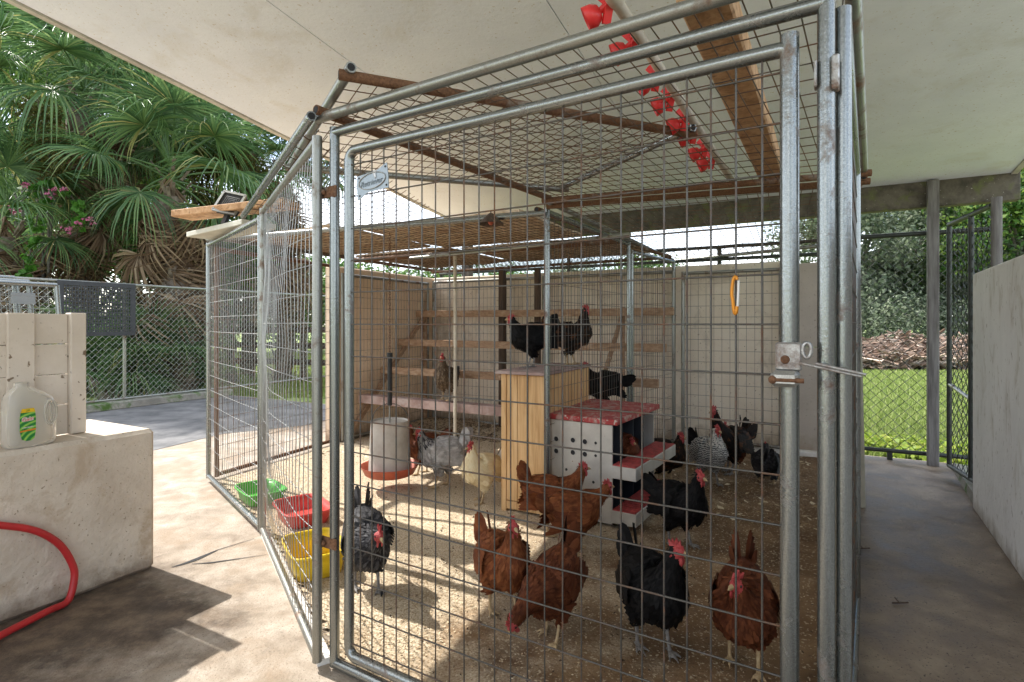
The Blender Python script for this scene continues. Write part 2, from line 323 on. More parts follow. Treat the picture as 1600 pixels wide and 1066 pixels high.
def pellets_and_sun():                                # pellet spill and painted-in sunlight whiten the earth on the feeder side
    m = M['dirt']; nt = m.node_tree; bs = nt.nodes['Principled BSDF']; old = bs.inputs['Base Color'].links[0].from_socket
    t = nt.nodes.new('ShaderNodeTexCoord'); d = nt.nodes.new('ShaderNodeVectorMath'); d.operation = 'DOT_PRODUCT'; d.inputs[1].default_value = (CT, -ST, 0)
    nt.links.new(t.outputs['Object'], d.inputs[0]); n = noise(nt, 3.2, 6, .65); nt.links.new(t.outputs['Object'], n.inputs['Vector'])
    a = nt.nodes.new('ShaderNodeMath'); a.operation = 'MULTIPLY_ADD'; a.inputs[1].default_value = 3.0; nt.links.new(n.outputs['Fac'], a.inputs[0]); nt.links.new(d.outputs['Value'], a.inputs[2])
    r = nt.nodes.new('ShaderNodeMapRange'); r.inputs['From Min'].default_value = .9; r.inputs['From Max'].default_value = -.1; nt.links.new(a.outputs[0], r.inputs['Value'])
    f = noise(nt, 130, 3, .6); nt.links.new(t.outputs['Object'], f.inputs['Vector']); c = ramp(nt, [(.36, (.30, .21, .125)), (.48, (.52, .42, .285)), (.62, (.68, .58, .43))]); nt.links.new(f.outputs['Fac'], c.inputs[0])
    nt.links.new(mixc(nt, r.outputs[0], old, c.outputs[0]), bs.inputs['Base Color'])
pellets_and_sun()
M['chip'] = island('wood_chip', [(0, (.32, .215, .115)), (.35, (.52, .40, .245)), (.8, (.68, .57, .39)), (1, (.78, .71, .56))], .85)
M['crumb'] = island('dark_crumb', [(0, (.035, .022, .014)), (.6, (.11, .07, .042)), (1, (.24, .165, .10))], .9)
M['brush'] = island('cut_brush', [(0, (.14, .09, .062)), (.5, (.34, .24, .185)), (1, (.60, .50, .42))], .9)

# ================================================================== SETTING
BX, DX, UZ = V(CT, -ST, 0), V(ST, CT, 0), V(0, 0, 1)
AX = (BX, DX, UZ)
def bdbox(mb, b0, b1, d0, d1, z0, z1, mi=0, bev=0.0):
    mb.box(BD((b0+b1)/2, (d0+d1)/2, (z0+z1)/2), (abs(b1-b0), abs(d1-d0), abs(z1-z0)), AX, mi, bev)
def sheet(name, poly, z, m, kind='structure', n=1):
    mb = MB(); mb.add([V(p[0], p[1], z) for p in poly], [tuple(range(len(poly)))]); o = mb.build(name, m); return tag(o, kind=kind)

# lawn out to the horizon
mb = MB(); mb.add([V(-300, -60, -.09), V(300, -60, -.09), V(300, 400, -.09), V(-300, 400, -.09)], [(0, 1, 2, 3)])
tag(mb.build('lawn', M['lawn']), kind='structure')
# concrete slab of the yard and shelter (a slab with an edge)
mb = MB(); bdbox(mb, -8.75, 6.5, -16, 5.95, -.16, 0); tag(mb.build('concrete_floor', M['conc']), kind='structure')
# concrete joint cracks: dark recessed lines are built as thin wedges of dirt in the joint
mb = MB()
def crack(pts, w):
    for i in range(len(pts)-1):
        p, q = Vector(pts[i]), Vector(pts[i+1]); t = (q-p).normalized(); s = V(-t.y, t.x, 0)
        w0, w1 = w[i]/2, w[i+1]/2
        mb.add([p-s*w0+UZ*.003, q-s*w1+UZ*.003, q+s*w1+UZ*.003, p+s*w0+UZ*.003], [(0, 1, 2, 3)])
crack([ground(*p) for p in ((268, 887), (286, 882), (306, 875), (340, 860), (398, 842))], (.006, .016, .03, .007, .003))
crack([ground(*p) for p in ((300, 882), (330, 880), (385, 872), (418, 867))], (.004, .012, .006, .002))
crack([ground(*p) for p in ((1432, 996), (1470, 1004), (1510, 1012), (1555, 1026), (1600, 1034))], (.003, .006, .006, .008, .006))
tag(mb.build('floor_cracks', M['dark']), kind='structure')
# yard towards the fence, the trees' shade painted as a dark sheet
mb = MB(); pts = []
ed = [(-5.65, -5), (-5.65, .5), (-5.5, 1.4), (-5.75, 2.2), (-5.45, 3.0), (-5.6, 3.8), (-5.2, 4.6), (-5.3, 5.9), (-8.7, 5.9), (-8.7, -5)]
mb.add([BD(b, d, .004) for b, d in ed], [tuple(reversed(range(len(ed))))]); tag(mb.build('yard_tree_shade', M['yardshade']), kind='structure')
# walkway at the right
ed = [(.045, -3), (1.25, -3), (1.25, 5.9), (.36, 5.9), (.30, 4.2), (.08, 1.34)]
mb = MB(); mb.add([BD(b, d, .004) for b, d in ed], [tuple(range(len(ed)))]); tag(mb.build('walkway_path', M['path']), kind='structure')

# pen floor: an uneven bed of earth and litter
PEN = [(-1.45, 1.40), (.03, 1.33), (.30, 5.62), (-4.10, 5.62), (-4.10, 4.0), (-3.95, 2.62), (-2.69, 2.10)]
def inside(b, d, poly=PEN):
    c = False; n = len(poly)
    for i in range(n):
        x0, y0 = poly[i]; x1, y1 = poly[(i+1) % n]
        if (y0 > d) != (y1 > d) and b < (x1-x0)*(d-y0)/(y1-y0)+x0: c = not c
    return c
from mathutils import noise as mnoise
def pen_z(b, d):
    p = V(b, d, 0)
    h = .010+.008*mnoise.noise(p*2.1)+.006*mnoise.noise(p*7)+.004*mnoise.noise(p*19)
    if d > 4.7 and b < -1.4: h += .06*min(1, (d-4.7)/.6)*(.6+.4*mnoise.noise(p*3))
    return max(h, .006)
mb = MB(); st = .035; nb, nd = int(4.6/st), int(4.4/st); idx = {}
for i in range(nb+1):
    for j in range(nd+1):
        b, d = -4.2+i*st, 1.3+j*st
        if inside(b, d): idx[(i, j)] = len(mb.v); mb.v.append(tuple(BD(b, d, pen_z(b, d))))
for (i, j), k in list(idx.items()):
    q = [(i, j), (i+1, j), (i+1, j+1), (i, j+1)]
    if all(x in idx for x in q): mb.f.append(tuple(idx[x] for x in q)); mb.m.append(0); mb.s.append(True)
tag(mb.build('pen_ground', M['dirt']), kind='structure')
# loose litter
rng = np.random.default_rng(3)
def chips(name, n, m, lo, hi, weight):
    vs = []
    while len(vs) < n*4:
        b, d = rng.uniform(-4.1, .3), rng.uniform(1.3, 5.6)
        if not inside(b, d) or rng.random() > weight(b, d): continue
        L = rng.uniform(lo, hi); w = L*rng.uniform(.3, .75); a = rng.uniform(0, 6.28)
        u = V(math.cos(a), math.sin(a), rng.uniform(-.35, .35)); s = V(-math.sin(a), math.cos(a), rng.uniform(-.35, .35))
        c = BD(b, d, pen_z(b, d)+.004)
        vs += [c-u*L/2-s*w*.3, c-u*L*.1-s*w/2, c+u*L/2, c+s*w/2]
    o = np_mesh(name, np.array([tuple(v) for v in vs]), 4, m); return tag(o, kind='stuff')
chips('wood_chip_litter', 40000, M['chip'], .004, .012, lambda b, d: 1 if d < 3.6 and b < -1.2 else (.10 if d < 3 else .22))
chips('dark_crumb_litter', 9000, M['crumb'], .005, .020, lambda b, d: 1 if d > 3.4 else .45)
chips('straw_litter', 900, M['chip'], .02, .055, lambda b, d: 1 if d > 3.6 else .02)
chips('dark_compost', 7000, M['crumb'], .008, .035, lambda b, d: 1 if d > 4.75 and b < -1.5 else 0)

# ------------------------------------------------------------------ carport roof with its board ceiling
CZ0, CS, CD = CAM_H+1.22, .114, 5.85
def cz(d): return CZ0+CS*(CD-d)
carport = thing('carport_shelter', 'open-sided shelter roof with white board ceiling over the whole pen', 'shelter', BD(-1, 5.85, 0))
edges = [-3.72, -2.44, -1.12, .17, 1.49]
for i in range(4):
    for d0, d1 in ((-3.0, .62), (.625, 5.80)):
        mb = MB(); b0, b1 = edges[i]+.003, edges[i+1]-.003
        mb.hexa([BD(b0, d0, cz(d0)), BD(b1, d0, cz(d0)), BD(b1, d1, cz(d1)), BD(b0, d1, cz(d1)),
                 BD(b0, d0, cz(d0)+.012), BD(b1, d0, cz(d0)+.012), BD(b1, d1, cz(d1)+.012), BD(b0, d1, cz(d1)+.012)])
        mb.build('ceiling_panel', M['ceil'], carport)
mb = MB(); b0, b1, d0, d1 = -3.70, 1.47, -3.0, 5.82
mb.hexa([BD(b0, d0, cz(d0)+.02), BD(b1, d0, cz(d0)+.02), BD(b1, d1, cz(d1)+.02), BD(b0, d1, cz(d1)+.02),
         BD(b0, d0, cz(d0)+.12), BD(b1, d0, cz(d0)+.12), BD(b1, d1, cz(d1)+.12), BD(b0, d1, cz(d1)+.12)])
mb.build('roof', M['fascia'], carport)
for b in (-3.745, 1.51):
    mb = MB(); mb.hexa([BD(b-.02, -3, cz(-3)-.012), BD(b+.02, -3, cz(-3)-.012), BD(b+.02, 5.80, cz(5.80)-.012), BD(b-.02, 5.80, cz(5.80)-.012),
                        BD(b-.02, -3, cz(-3)+.14), BD(b+.02, -3, cz(-3)+.14), BD(b+.02, 5.80, cz(5.80)+.14), BD(b-.02, 5.80, cz(5.80)+.14)])
    mb.build('fascia', M['fascia'], carport)
mb = MB(); bdbox(mb, -3.77, 1.55, 5.805, 5.90, cz(5.85)-.215, cz(5.85)+.14, 0, .006); mb.build('beam', M['beam'], carport)
mb = MB(); bdbox(mb, .935, 1.015, 5.735, 5.795, 0, cz(5.8)-.004, 0, .006); mb.build('post', M['post'], carport)
mb = MB(); bdbox(mb, -3.74, -3.63, 5.70, 5.80, 0, cz(5.8)-.004, 0, .006)
mb.build('post', M['post'], carport)

# ------------------------------------------------------------------ low walls
def wall_thing(name, label, m, b0, b1, d0, d1, z0, z1, bev=.012):
    mb = MB(); bdbox(mb, b0, b1, d0, d1, z0, z1, 0, bev)
    o = mb.build(name, m, origin=BD((b0+b1)/2, (d0+d1)/2, z0)); return tag(o, label, 'wall', kind='thing')
WH = 1.79
wall_thing('side_wall', 'warm tan low wall along the left side of the coop, chain hanging in front', M['tanwall'], -4.31, -4.16, 4.03, 5.83, 0, WH)
wall_thing('back_wall', 'cream low wall behind the roost boards at the back of the coop', M['backwall'], -4.155, -.10, 5.68, 5.83, 0, WH)
dp = thing('plain_door', 'smooth taupe panel beside the gate latch at the right end of the back wall', 'door', BD(0, 5.66, 0))
mb = MB(); bdbox(mb, -.09, .36, 5.66, 5.72, .05, .99, 0, .004); mb.build('lower_panel', M['doorpanel'], dp)
mb = MB(); bdbox(mb, -.09, .36, 5.66, 5.72, .996, 1.76, 0, .004); mb.build('upper_panel', M['doorpanel'], dp)
mb = MB(); bdbox(mb, -.15, -.095, 5.60, 5.675, 0, 1.78, 0, .004); mb.build('jamb', M['doorpanel'], dp)
mb = MB(); bdbox(mb, -1.05, .36, 5.585, 5.67, .0, .055, 0, .006); o = mb.build('wall_footing', M['white'], origin=BD(-.3, 5.6)); tag(o, 'pale footing strip at the foot of the cream wall', 'footing', kind='thing')
# right-hand wall of the walkway
P1, P2 = V(3.0, 3.56, 0), V(2.37, 2.53, 0); wd = (P2-P1).normalized(); wn = V(-wd.y, wd.x, 0)
if wn.x < 0: wn = -wn
mb = MB(); mb.box(P1+wd*2.4+wn*.09+UZ*.765, (4.8, .18, 1.53), (wd, wn, UZ), 0, .012)
tag(mb.build('walkway_wall', M['wallr'], origin=P1), 'grey-white stucco low wall along the right of the wet walkway', 'wall', kind='thing')
# block with the bottle on it
wall_thing('stucco_block', 'tan stucco low wall block with the red hose leaning on it', M['stucco'], -3.42, -2.82, -2.5, 1.555, 0, .687, .018)
# mossy kerb by the open gate
mb = MB(); mb.hexa([BD(.99, 4.56, 0), BD(1.5, 4.56, 0), BD(1.5, 5.7, 0), BD(1.09, 5.7, 0), BD(1.00, 4.56, .07), BD(1.5, 4.56, .07), BD(1.5, 5.7, .05), BD(1.10, 5.7, .05)])
tag(mb.build('mossy_kerb', M['kerb'], origin=BD(1.2, 5)), 'low mossy concrete kerb at the foot of the open wire gate', 'kerb', kind='thing')
# kerb under the left fence
mb = MB(); bdbox(mb, -8.74, -8.50, -5, 5.95, 0, .11, 0, .012); tag(mb.build('fence_kerb', M['kerb']), 'long mossy kerb under the chain-link fence at the yard edge', 'kerb', kind='thing')
# strip of pale concrete under the angled panels
for a, c in (((-1.50, 1.37), (-2.70, 2.06)),):
    mb = MB(); p, q = BD(*a), BD(*c); t = (q-p).normalized(); s = V(t.y, -t.x, 0)
    mb.hexa([p-s*.0+UZ*.0, p+s*.06, q+s*.05, q, p+UZ*.022, p+s*.05+UZ*.022, q+s*.045+UZ*.022, q+UZ*.022])
    tag(mb.build('panel_footing', M['white'], origin=p), 'narrow whitish concrete strip under the angled wire panel', 'footing', kind='thing')

# ------------------------------------------------------------------ wire panels
def grid_wires(mb, c00, c10, c11, c01, du, dv, r, sag=0.0, n=1, off=(0, 0)):
    c00, c10, c11, c01 = map(Vector, (c00, c10, c11, c01))
    L = ((c10-c00).length+(c11-c01).length)/2; H = ((c01-c00).length+(c11-c10).length)/2
    nrm = (c10-c00).cross(c01-c00).normalized()
    def P(u, v):
        p = c00*(1-u)*(1-v)+c10*u*(1-v)+c11*u*v+c01*(1-u)*v
        if sag: p = p+nrm*(sag*math.sin(math.pi*u)*math.sin(math.pi*v)+sag*.35*mnoise.noise(p*4))
        return p
    nu, nv = max(2, round(L/du)), max(2, round(H/dv))
    for i in range(1, nu):
        mb.tube([P(i/nu, k/n) for k in range(n+1)], r, 4, caps=False)
    for j in range(1, nv):
        mb.tube([P(k/n, j/nv)+nrm*r*1.6 for k in range(n+1)], r, 4, caps=False)
def wire_panel(name, label, cat, p, q, z0, z1, m_pipe, m_wire, group, rp=.017, du=.0515, dv=.108, rw=.0019, bow=0.0):
    """upright framed wire panel from p to q (world xy)"""
    p, q = Vector(p), Vector(q); t = (q-p).normalized()
    o = thing(name, label, cat, (p+q)/2, group)
    a, b = p+t*rp, q-t*rp
    for x in (a, b):
        mb = MB(); mb.tube([x+UZ*z0, x+UZ*z1], rp, 12); mb.build('side_pipe', m_pipe, o)
    mb = MB(); mb.tube([a+UZ*(z1-rp)-t*rp*.0, b+UZ*(z1-rp)], rp*.98, 12); mb.build('top_pipe', m_pipe, o)
    mb = MB(); mb.tube([a+UZ*(z0+rp), b+UZ*(z0+rp)], rp*.98, 12); mb.build('bottom_pipe', m_pipe, o)
    mb = MB(); grid_wires(mb, a+UZ*(z0+rp), b+UZ*(z0+rp), b+UZ*(z1-rp), a+UZ*(z1-rp), du, dv, rw, bow, 10 if bow else 1)
    w = mb.build('wire_mesh', m_wire, o); w['kind'] = 'stuff'
    return o
NP = V(-.668, 1.885, 0); JP = V(-1.414, 3.096, 0); FP = V(-2.325, 4.18, 0); WP = V(-1.79, 5.50, 0)
GPN = 'framed wire panels around the pen'
wire_panel('wire_fence', 'wire panel at the angle between hinge post and middle post, with bright bent wires', 'wire panel', NP, JP, .03, 1.853, M['galvold'], M['wiresunlit'], GPN, rw=.0017, bow=-.045)
wire_panel('wire_fence', 'outermost wire panel at the left of the pen, rusty bottom pipe on the sunlit concrete', 'wire panel', JP+(FP-JP).normalized()*.02, FP, .03, 1.82, M['galv'], M['wiresunlit'], GPN, rw=.0017, bow=-.012)
wire_panel('wire_fence', 'wire panel closing the pen between the outer corner and the tan wall', 'wire panel', FP+V(.03, .04, 0), WP, .02, 1.80, M['rusty'], M['wired'], GPN)
# bent bright wires of the near panel
RP1 = V(.683, 1.13, 0); RP2 = V(1.47, 2.335, 0); RP3 = V(2.23, 3.55, 0)
wire_panel('wire_fence', 'wire panel seen edge-on behind the latch-side gate post', 'wire panel', RP1, RP2, .02, 1.86, M['galv'], M['wire'], GPN)
wire_panel('wire_fence', 'wire panel seen edge-on beside the wet walkway, ending at the white post', 'wire panel', RP2+(RP3-RP2).normalized()*.02, RP3, .02, 1.84, M['rusty'], M['wired'], GPN)
wire_panel('wire_fence', 'wire panel between the white post and the taupe panel', 'wire panel', RP3+V(.02, .04, 0), BD(.34, 5.60), .02, 1.84, M['rusty'], M['wired'], GPN)
wire_panel('wire_fence', 'wire panel against the tan side wall', 'wire panel', BD(-4.11, 4.06), BD(-4.11, 5.52), .02, 1.72, M['galvold'], M['wired'], GPN, rw=.0017)
wire_panel('wire_fence', 'wire panel against the cream wall behind the left ends of the roosts', 'wire panel', BD(-4.08, 5.56), BD(-2.60, 5.56), .02, 1.74, M['galvold'], M['wired'], GPN, rw=.0017)
wire_panel('wire_fence', 'wire panel against the cream wall behind the right ends of the roosts', 'wire panel', BD(-2.57, 5.56), BD(-1.12, 5.56), .02, 1.74, M['galvold'], M['wired'], GPN, rw=.0017)
wire_panel('wire_fence', 'wire panel against the cream wall beside the taupe panel', 'wire panel', BD(-1.06, 5.56), BD(-.16, 5.56), .06, 1.72, M['galvold'], M['wired'], GPN, du=.075, rw=.0017)
# divider inside the pen
D1, D2, D3 = V(.205, 3.30, 0), V(1.0, 4.66, 0), V(1.63, 5.48, 0)
wire_panel('divider_fence', 'inner wire divider from the tall pole beside the pine box to the double pole', 'wire panel', D1, D2, .03, 1.90, M['galv'], M['wire'], 'inner divider panels', rw=.0016)
wire_panel('divider_fence', 'inner wire divider from the double pole to the back wall', 'wire panel', D2+(D3-D2).normalized()*.03, D3, .03, 1.84, M['galv'], M['wire'], 'inner divider panels', rw=.0016)
# white post at the walkway
mb = MB(); mb.bar(V(2.285, 3.58, 0.0), V(2.27, 3.62, 1.80), .045, .03, (0, 1, 0)); tag(mb.build('white_post', M['paleboard'], origin=V(2.285, 3.58, 0)), 'weathered white post standing at the walkway end of the edge-on panel', 'post', kind='thing')

# ------------------------------------------------------------------ gate panel in front
GL, GR = V(-.618, 1.905, 0), V(.653, 1.136, 0); gt = (GR-GL).normalized(); gn = V(gt.y, -gt.x, 0)   # gn points at the camera
if gn.y > 0: gn = -gn
GATE = thing('kennel_gate', 'galvanised wire gate panel across the front of the hen pen', 'gate', GL)
gp = .0168
mb = MB(); mb.tube([GL+UZ*.012, GL+UZ*1.885], gp, 16); mb.build('hinge_post', M['galv'], GATE)
mb = MB(); mb.tube([GR+UZ*.0, GR+UZ*2.0], gp*1.0, 16); mb.build('latch_post', M['galv'], GATE)
mb = MB(); mb.tube([GL+UZ*1.868, GR+UZ*1.868], gp, 16); mb.build('top_rail', M['galv'], GATE)
mb = MB(); mb.tube([GL+UZ*.022, GR+UZ*.022], gp, 16); mb.build('bottom_rail', M['galv'], GATE)
A, B = GL+gt*.072, GR-gt*.068                       # door uprights
za, zb = .070, 1.792
rr_ = .055
def frame_corner(c, d0, d1, r, n=5):
    return [c+d0*r*(1-math.sin(a))+d1*r*(1-math.cos(a)) for a in [math.pi/2*k/n for k in range(n+1)]]
mb = MB()
loop = frame_corner(A+UZ*za, gt, UZ, .03)[::1]
path = []
path += frame_corner(A+UZ*za, gt, UZ, .035)
path += frame_corner(A+UZ*zb, -UZ, gt, .035)
path += frame_corner(B+UZ*zb, -gt, -UZ, .02)
path += frame_corner(B+UZ*za, UZ, -gt, .02)
mb.tube(path, gp, 14, closed=True)
door = mb.build('gate_door', M['galv'], GATE)
mb = MB(); mb.tube([B+UZ*(za-.03), B+UZ*(zb+.028)], .0190, 16); mb.build('latch_stile', M['galv'], door)
nv_, nh_ = 25, 16
W_ = (B-A).length
for i in range(1, nv_):
    mb = MB(); x = A+gt*(W_*i/nv_); mb.tube([x+UZ*(za+.01), x+UZ*((za+zb)/2), x+UZ*(zb-.01)], .0024, 6, caps=False)
    mb.build('wire', M['wire'], door)
for j in range(1, nh_+1):
    z = 1.2+.1083*(j-11)
    if z < za+.03 or z > zb-.03: continue
    mb = MB(); mb.tube([A+UZ*z+gn*.004, (A+B)/2+UZ*z+gn*.004, B+UZ*z+gn*.004], .0024, 6, caps=False)
    mb.build('wire', M['wire'], door)
# hinge clamps, joining plates
def clamp(z, x, q, name='hinge'):
    mb = MB(); c = (x+q)/2+UZ*z
    mb.box(c+gn*.014, ((q-x).length+.05, .008, .04), (gt, gn, UZ), 0, .003)
    mb.ball(c+gn*.024, .010, .008, .010, (gt, gn, UZ)); mb.build(name, M['rusty'], GATE)
for z in (.44, 1.66): clamp(z, GL-gt*.06, GL)
mb = MB()
# latch: fork plate, pin, ring and wire rod
zl = 1.2-48/FPX*1.205
c = B+UZ*zl+gn*.026
mb.box(c+gt*.000, (.050, .010, .060), (gt, gn, UZ), 0, .004)
mb.tube([c+gt*.034+UZ*.014+gt*.008*math.cos(a)+UZ*.016*math.sin(a) for a in [2*math.pi*k/14 for k in range(14)]], .0042, 6, closed=True)
mb.box(c-UZ*.046-gt*.006, (.054, .05, .034), (gt, gn, UZ), 0, .008)
lat = mb.build('latch', M['steel'], GATE)
mb = MB(); mb.tube([c-UZ*.048-gt*.030+gn*.022, c-UZ*.048+gt*.030+gn*.022], .005, 8); mb.ball(c-UZ*.048-gt*.028+gn*.022, .009, .009, .009); mb.build('latch_bolt', M['rusty'], lat)
mb = MB(); mb.tube([c+gt*.02-UZ*.012+gn*.012, c+gt*.09-UZ*.026+gn*.02, c+gt*.128-UZ*.034+gn*.018], .0032, 6)
mb.tube([c+gt*.05-UZ*.012+gn*.012, c+gt*.10-UZ*.022+gn*.022, c+gt*.136-UZ*.030+gn*.018], .0032, 6); mb.build('latch_rod', M['steel'], lat)
mb = MB(); mb.ball(c-gt*.006-UZ*.006+gn*.006, .009, .006, .009, (gt, gn, UZ)); mb.build('rivet', M['rusty'], lat)
# latch keeper plates on the post
mb = MB(); mb.box(GR-gt*.019+UZ*1.72+gn*.004, (.006, .03, .055), (gt, gn, UZ), 0, .002); mb.box(GR+gt*.017+UZ*1.715+gn*.008, (.014, .03, .07), (gt, gn, UZ), 0, .003); mb.build('keeper', M['steel'], GATE)
# name plate wired on the door
pc = A+gt*.125+UZ*(1.2+.467)+gn*.014
pu = (gt+UZ*.09).normalized(); pv = pu.cross(gn); pv = pv if pv.z > 0 else -pv
def plateP(u, v, w=0): return pc+pu*u+pv*v+gn*w
mb = MB(); hw, hh = .070, .036
out = [(-hw, -hh-.012), (-.02, -hh+.006), (hw, -hh+.002), (hw+.002, 0), (hw, hh+.012), (.02, hh-.004), (-hw+.004, hh-.004), (-hw-.002, 0)]
n = len(out)
mb.add([plateP(u, v, 0) for u, v in out]+[plateP(u, v, .0025) for u, v in out], [tuple(reversed(range(n))), tuple(range(n, 2*n))]+[(i, (i+1) % n, n+(i+1) % n, n+i) for i in range(n)])
plate = mb.build('name_plate', M['plate'], GATE)
mb = MB(); mb.tube([plateP(.060*math.cos(a), .026*math.sin(a)+.003, .004) for a in [2*math.pi*k/36 for k in range(36)]], .0016, 5, closed=True)
mb.build('oval_rim', M['steel'], plate)
mb = MB()
for u, v in ((-hw+.01, -hh+.001), (hw-.008, -hh+.012), (-hw+.012, hh-.012), (hw-.008, hh)): mb.ball(plateP(u, v, .003), .0035, .0035, .002, (pu, pv, gn))
mb.build('rivet', M['black'], plate)
# dog-shaped emblem above the lettering
mb = MB(); dg = [(.006, .030), (.011, .036), (.018, .036), (.022, .030), (.019, .022), (.020, .012), (.015, .006), (.012, .016), (.007, .022)]
n = len(dg); mb.add([plateP(u, v, .003) for u, v in dg]+[plateP(u, v, .0042) for u, v in dg], [tuple(reversed(range(n))), tuple(range(n, 2*n))]+[(i, (i+1) % n, n+(i+1) % n, n+i) for i in range(n)])
mb.build('emblem', M['steel'], plate)
def text(body, size, c, u, v, w, m, parent, name='lettering', ext=.0006, shear=0.0, off=0.0):
    cu = bpy.data.curves.new(name, 'FONT'); cu.body = body; cu.size = size; cu.align_x = 'CENTER'; cu.align_y = 'CENTER'; cu.extrude = ext; cu.shear = shear; cu.offset = off
    cu.materials.append(m); o = bpy.data.objects.new(name, cu); COL.objects.link(o)
    mtx = Matrix((u, v, w)).transposed().to_4x4(); mtx.translation = Vector(c)-(wloc(parent) if parent else Vector((0, 0, 0)))
    dg = bpy.context.evaluated_depsgraph_get(); me = bpy.data.meshes.new_from_object(o.evaluated_get(dg)); bpy.data.objects.remove(o, do_unlink=True)
    o = bpy.data.objects.new(name, me); COL.objects.link(o); o.matrix_basis = mtx
    if parent: o.parent = parent
    return o
M['ink'] = flat('grey_print', (.20, .24, .28), .6)
text('Retriever', .026, plateP(-.004, -.002, .0034), pu, pv, gn, M['ink'], plate, shear=.3)
# snap hook hanging on a gate wire
hk = A+gt*(W_*23/nv_)+gn*.010+UZ*(1.2+.085)
sh = thing('snap_hook', 'orange carabiner hanging on a gate wire near the latch', 'carabiner', hk)
mb = MB(); pts = [hk+gt*.0062*math.cos(a)*(1.15 if math.sin(a) > 0 else .8)+UZ*(.042*math.sin(a)-.02) for a in [2*math.pi*k/20 for k in range(3, 19)]]
mb.tube(pts, .0038, 8); mb.build('hook_body', M['orange'], sh)
mb = MB(); mb.tube([hk+gt*.0072+UZ*.012, hk+gt*.0050-UZ*.045], .0026, 8); mb.build('spring_gate', M['white'], sh)

# ------------------------------------------------------------------ roof panels laid over the pen
def flat_panel(label, c00, c10, c11, c01, m_pipe, m_wire, du=.0515, dv=.105, sag=-.012, rw=.0019, over=(.03, .03), rp=.017, pipes=(1, 1, 1, 1)):
    c = [Vector(x) for x in (c00, c10, c11, c01)]
    o = thing('overhead_fence', label, 'roof panel', sum(c, Vector())/4, 'wire panels laid flat over the pen')
    for k in range(4):
        if not pipes[k]: continue
        a, b = c[k], c[(k+1) % 4]; t = (b-a).normalized(); off = UZ*(.016 if k % 2 else 0)
        mb = MB(); mb.tube([a-t*.03+off, a*.5+b*.5+off, b+t*.03+off], rp, 12)
        for e, s_ in ((a, -1), (b, 1)):                      # dark open pipe ends
            mb.tube([e+t*s_*.0305+off, e+t*s_*.0312+off], rp*.72, 10, mi=1)
        mb.build('pipe', [m_pipe[k] if isinstance(m_pipe, (list, tuple)) else m_pipe, M['dark']], o)
    mb = MB(); grid_wires(mb, *c, du, dv, rw, sag, 8); w = mb.build('wire_mesh', m_wire, o); w['kind'] = 'stuff'
    return o
zr = 1.2+.72
def rz(px, py, h): return ground_up(px, py, h)
def ground_up(px, py, z):
    v = (HOR-py)/FPX; Y = (z-CAM_H)/v; return V((px-800)/FPX*Y, Y, z)
B00, B10 = ground_up(505, 183, zr), V(.672, 1.085, zr+.005)
B01, B11 = ground_up(855, 313, zr), ground_up(1350, 271, zr)
flat_panel('front right roof panel over the gate, with a rusty back pipe', B00, B10, B11, B01, [M['galvold'], M['galvold'], M['rusty'], M['rusty']], M['wired'], sag=-.010)
zA = 1.2+.775
A00, A10, A11, A01 = ground_up(545, 119, zA), ground_up(1075, 209, zA), ground_up(880, 296, zA), ground_up(455, 262, zA)
flat_panel('roof panel with an overhanging dark open pipe end above the hinge corner', A00, A10, A11, A01, [M['rusty'], M['galv'], M['galvold'], M['galvold']], M['wired'], sag=-.012)
flat_panel('roof panel over the left panels, edge pipe beside the planks', NP+UZ*1.893+V(-.03, .0, 0), NP*.30+JP*.70+V(.72, .50, 0)+UZ*1.885, BD(-2.75, 3.1, 1.885), JP*.72+FP*.28+UZ*1.862, [M['rusty'], M['rusty'], M['galvold'], M['galv']], M['wired'], pipes=(0, 0, 0, 1))
flat_panel('back right roof panel next to the inner divider', ground_up(862, 322, 1.90), V(1.72, 2.68, 1.90), V(2.74, 4.84, 1.895), ground_up(1050, 408, 1.895), [M['rusty'], M['rusty'], M['galvold'], M['galvold']], M['wired'], sag=-.006)
flat_panel('brown roof panel over the feeder loaded with boards', BD(-4.08, 2.66, 1.862), BD(-1.42, 3.02, 1.88), BD(-1.36, 4.3, 1.88), BD(-4.10, 4.2, 1.862), [M['galvold'], M['rusty'], M['rusty'], M['galv']], M['wired'])
flat_panel('brown roof panel over the roosts loaded with boards', BD(-4.10, 4.26, 1.858), BD(-1.36, 4.36, 1.875), BD(-1.20, 5.62, 1.875), BD(-4.10, 5.62, 1.858), M['rusty'], M['wired'])
